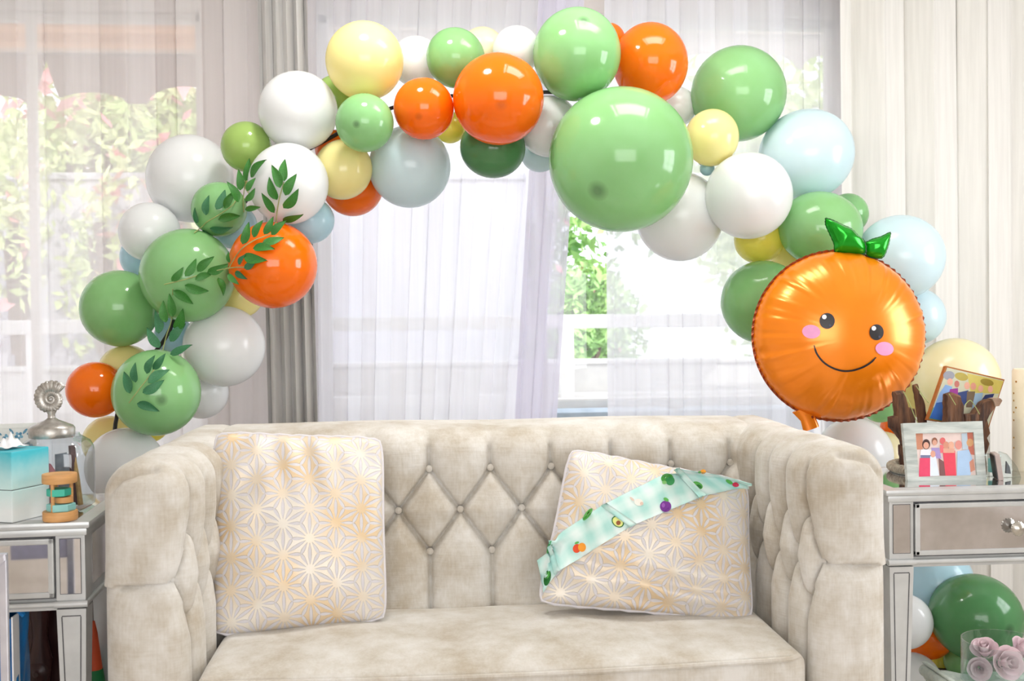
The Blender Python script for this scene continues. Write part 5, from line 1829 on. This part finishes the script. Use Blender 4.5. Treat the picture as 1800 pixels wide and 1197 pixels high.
BF1, BF2, LF = flat(70, 130, 160), flat(110, 160, 184), flat(90, 140, 165)
for (x, y) in ((12, 770), (33, 766), (26, 782), (-12, 768), (50, 784), (-30, 776), (4, 790)):
    for k in range(5):
        a = 2 * pi * k / 5 + x
        fl.append((ell(x + 4.6 * cos(a), y + 4.2 * sin(a), 3.4, 2.6, math.degrees(a), 10), BF1 if k % 2 else BF2))
    fl.append((ell(x, y, 2, 2, 0, 8), flat(214, 226, 230)))
for (x, y, a) in ((20, 758, 50), (44, 758, -50), (2, 780, 20), (18, 790, -30), (52, 760, -40), (-2, 762, 30)):
    fl.append((ell(x, y, 6, 2.2, a, 10), LF))
o = decal('printed_flowers', fl, None, ft, 0.0008, 0, 'blue flower print', 0.00002, lambda a, b, off: pf3(a, b, off))
shift(o, FO)

# low at the left: chrome stand with a card, blue bag, dark wood cabinet, cone
sp = Vector((at(9, 1100, 2.28).x, 2.28, 0))
cs = thing('chrome_stand', 'chrome floor stand at the lower left edge of the picture', 'stand', sp)
hz = at(9, 972, 2.28).z
MB().box((-0.009, -0.006, 0.01), (0.007, 0.006, hz), 0.002).build('upright', M_chrome, cs)
MB().box((-0.12, -0.09, 0.0), (0.09, 0.09, 0.012), 0.004).build('foot_plate', M_chrome, cs)
MB().prism([(-0.06, hz - 0.05), (0.006, hz), (0.008, hz - 0.012), (-0.056, hz - 0.07)], 0.008, Matrix.Translation((0, -0.012, 0))).build('bracket', M_chrome, cs)
MB().box((-0.14, -0.002, hz - 0.12), (-0.010, 0.002, hz - 0.03)).build('card_holder', flat(206, 204, 226), cs)
MB().box((-0.14, -0.004, hz - 0.06), (-0.016, -0.0021, hz - 0.02)).build('yellow_card', flat(214, 214, 90), cs)
bp_ = Vector((at(14, 1150, 2.62).x, 2.62, 0))
bg = thing('blue_bag', 'crumpled blue plastic bag under the left side table', 'bag', bp_)
V, Fc = [], []
zt3 = at(14, 1072, 2.62).z
for j in range(25):
    t = j / 24
    for k in range(40):
        a = 2 * pi * k / 40
        r_ = 0.085 + 0.010 * sin(a * 5 + t * 6) + 0.006 * sin(a * 11 - t * 9)
        r_ *= (1.0 - 0.55 * max(0, t - 0.72) / 0.28 * 0.35)
        V.append((0.55 * r_ * cos(a) - 0.006 + 0.008 * sin(t * 7), r_ * sin(a), 0.002 + t * (zt3 - 0.002) + 0.012 * sin(a * 3) * t))
for j in range(24):
    for k in range(40):
        a = j * 40 + k; b = j * 40 + (k + 1) % 40
        Fc.append((a, b, b + 40, a + 40))
Fc.append(tuple(range(40))[::-1])
mesh_obj('bag_body', V, Fc, M_bag, bg, True)
hd = [(-0.045 + 0.09 * k / 12, -0.02, zt3 - 0.01 + 0.028 * sin(pi * k / 12)) for k in range(13)]
MB().tube(hd, 0.006, 6).build('bag_handle', M_bag, bg, True)
MB().box((0.030, -0.06, zt3 - 0.20), (0.034, -0.02, zt3 - 0.002), 0.001).build('white_label', M_paper, bg)
wc = Vector((at(60, 1150, 2.85).x, 3.06, 0))
cb = thing('dark_cabinet', 'dark brown wooden cabinet standing behind the left side table', 'cabinet', wc)
hzc = 0.70
MB().box((-0.26, -0.03, 0.03), (0.085, 0.09, hzc), 0.006).build('carcass', M_darkwood, cb)
lgp = [(0.020, 0), (0.026, 0.05), (0.016, 0.10), (0.028, 0.15), (0.022, 0.24), (0.030, 0.30), (0.018, 0.36), (0.027, 0.45), (0.022, 0.56), (0.03, 0.66)]
MB().lathe(lgp, 20, Matrix.Translation((-0.035, -0.062, 0))).build('turned_post', M_darkwood, cb, True)
MB().lathe([(0.030, 0.0), (0.024, 0.006), (0.012, 0.008), (0.006, 0.014)], 20, Matrix.Translation((-0.035, -0.088, 0.27)) @ Matrix.Rotation(radians(90), 4, 'X')).build('carved_rosette', M_darkwood, cb, True)
pc = Vector((at(161, 1180, 2.78).x, 2.80, 0))
cn = thing('toy_cone', 'orange and green toy cone standing behind the left table leg', 'toy', pc)
zc_ = at(161, 1180, 2.78).z
MB().lathe([(0.030, 0.0), (0.026, zc_ * 0.9), (0.021, zc_)], 20).build('green_base', flat(30, 130, 70), cn, True)
MB().lathe([(0.0205, zc_), (0.010, zc_ + 0.09), (0.004, zc_ + 0.12)], 20).build('orange_tip', flat(226, 92, 50), cn, True)
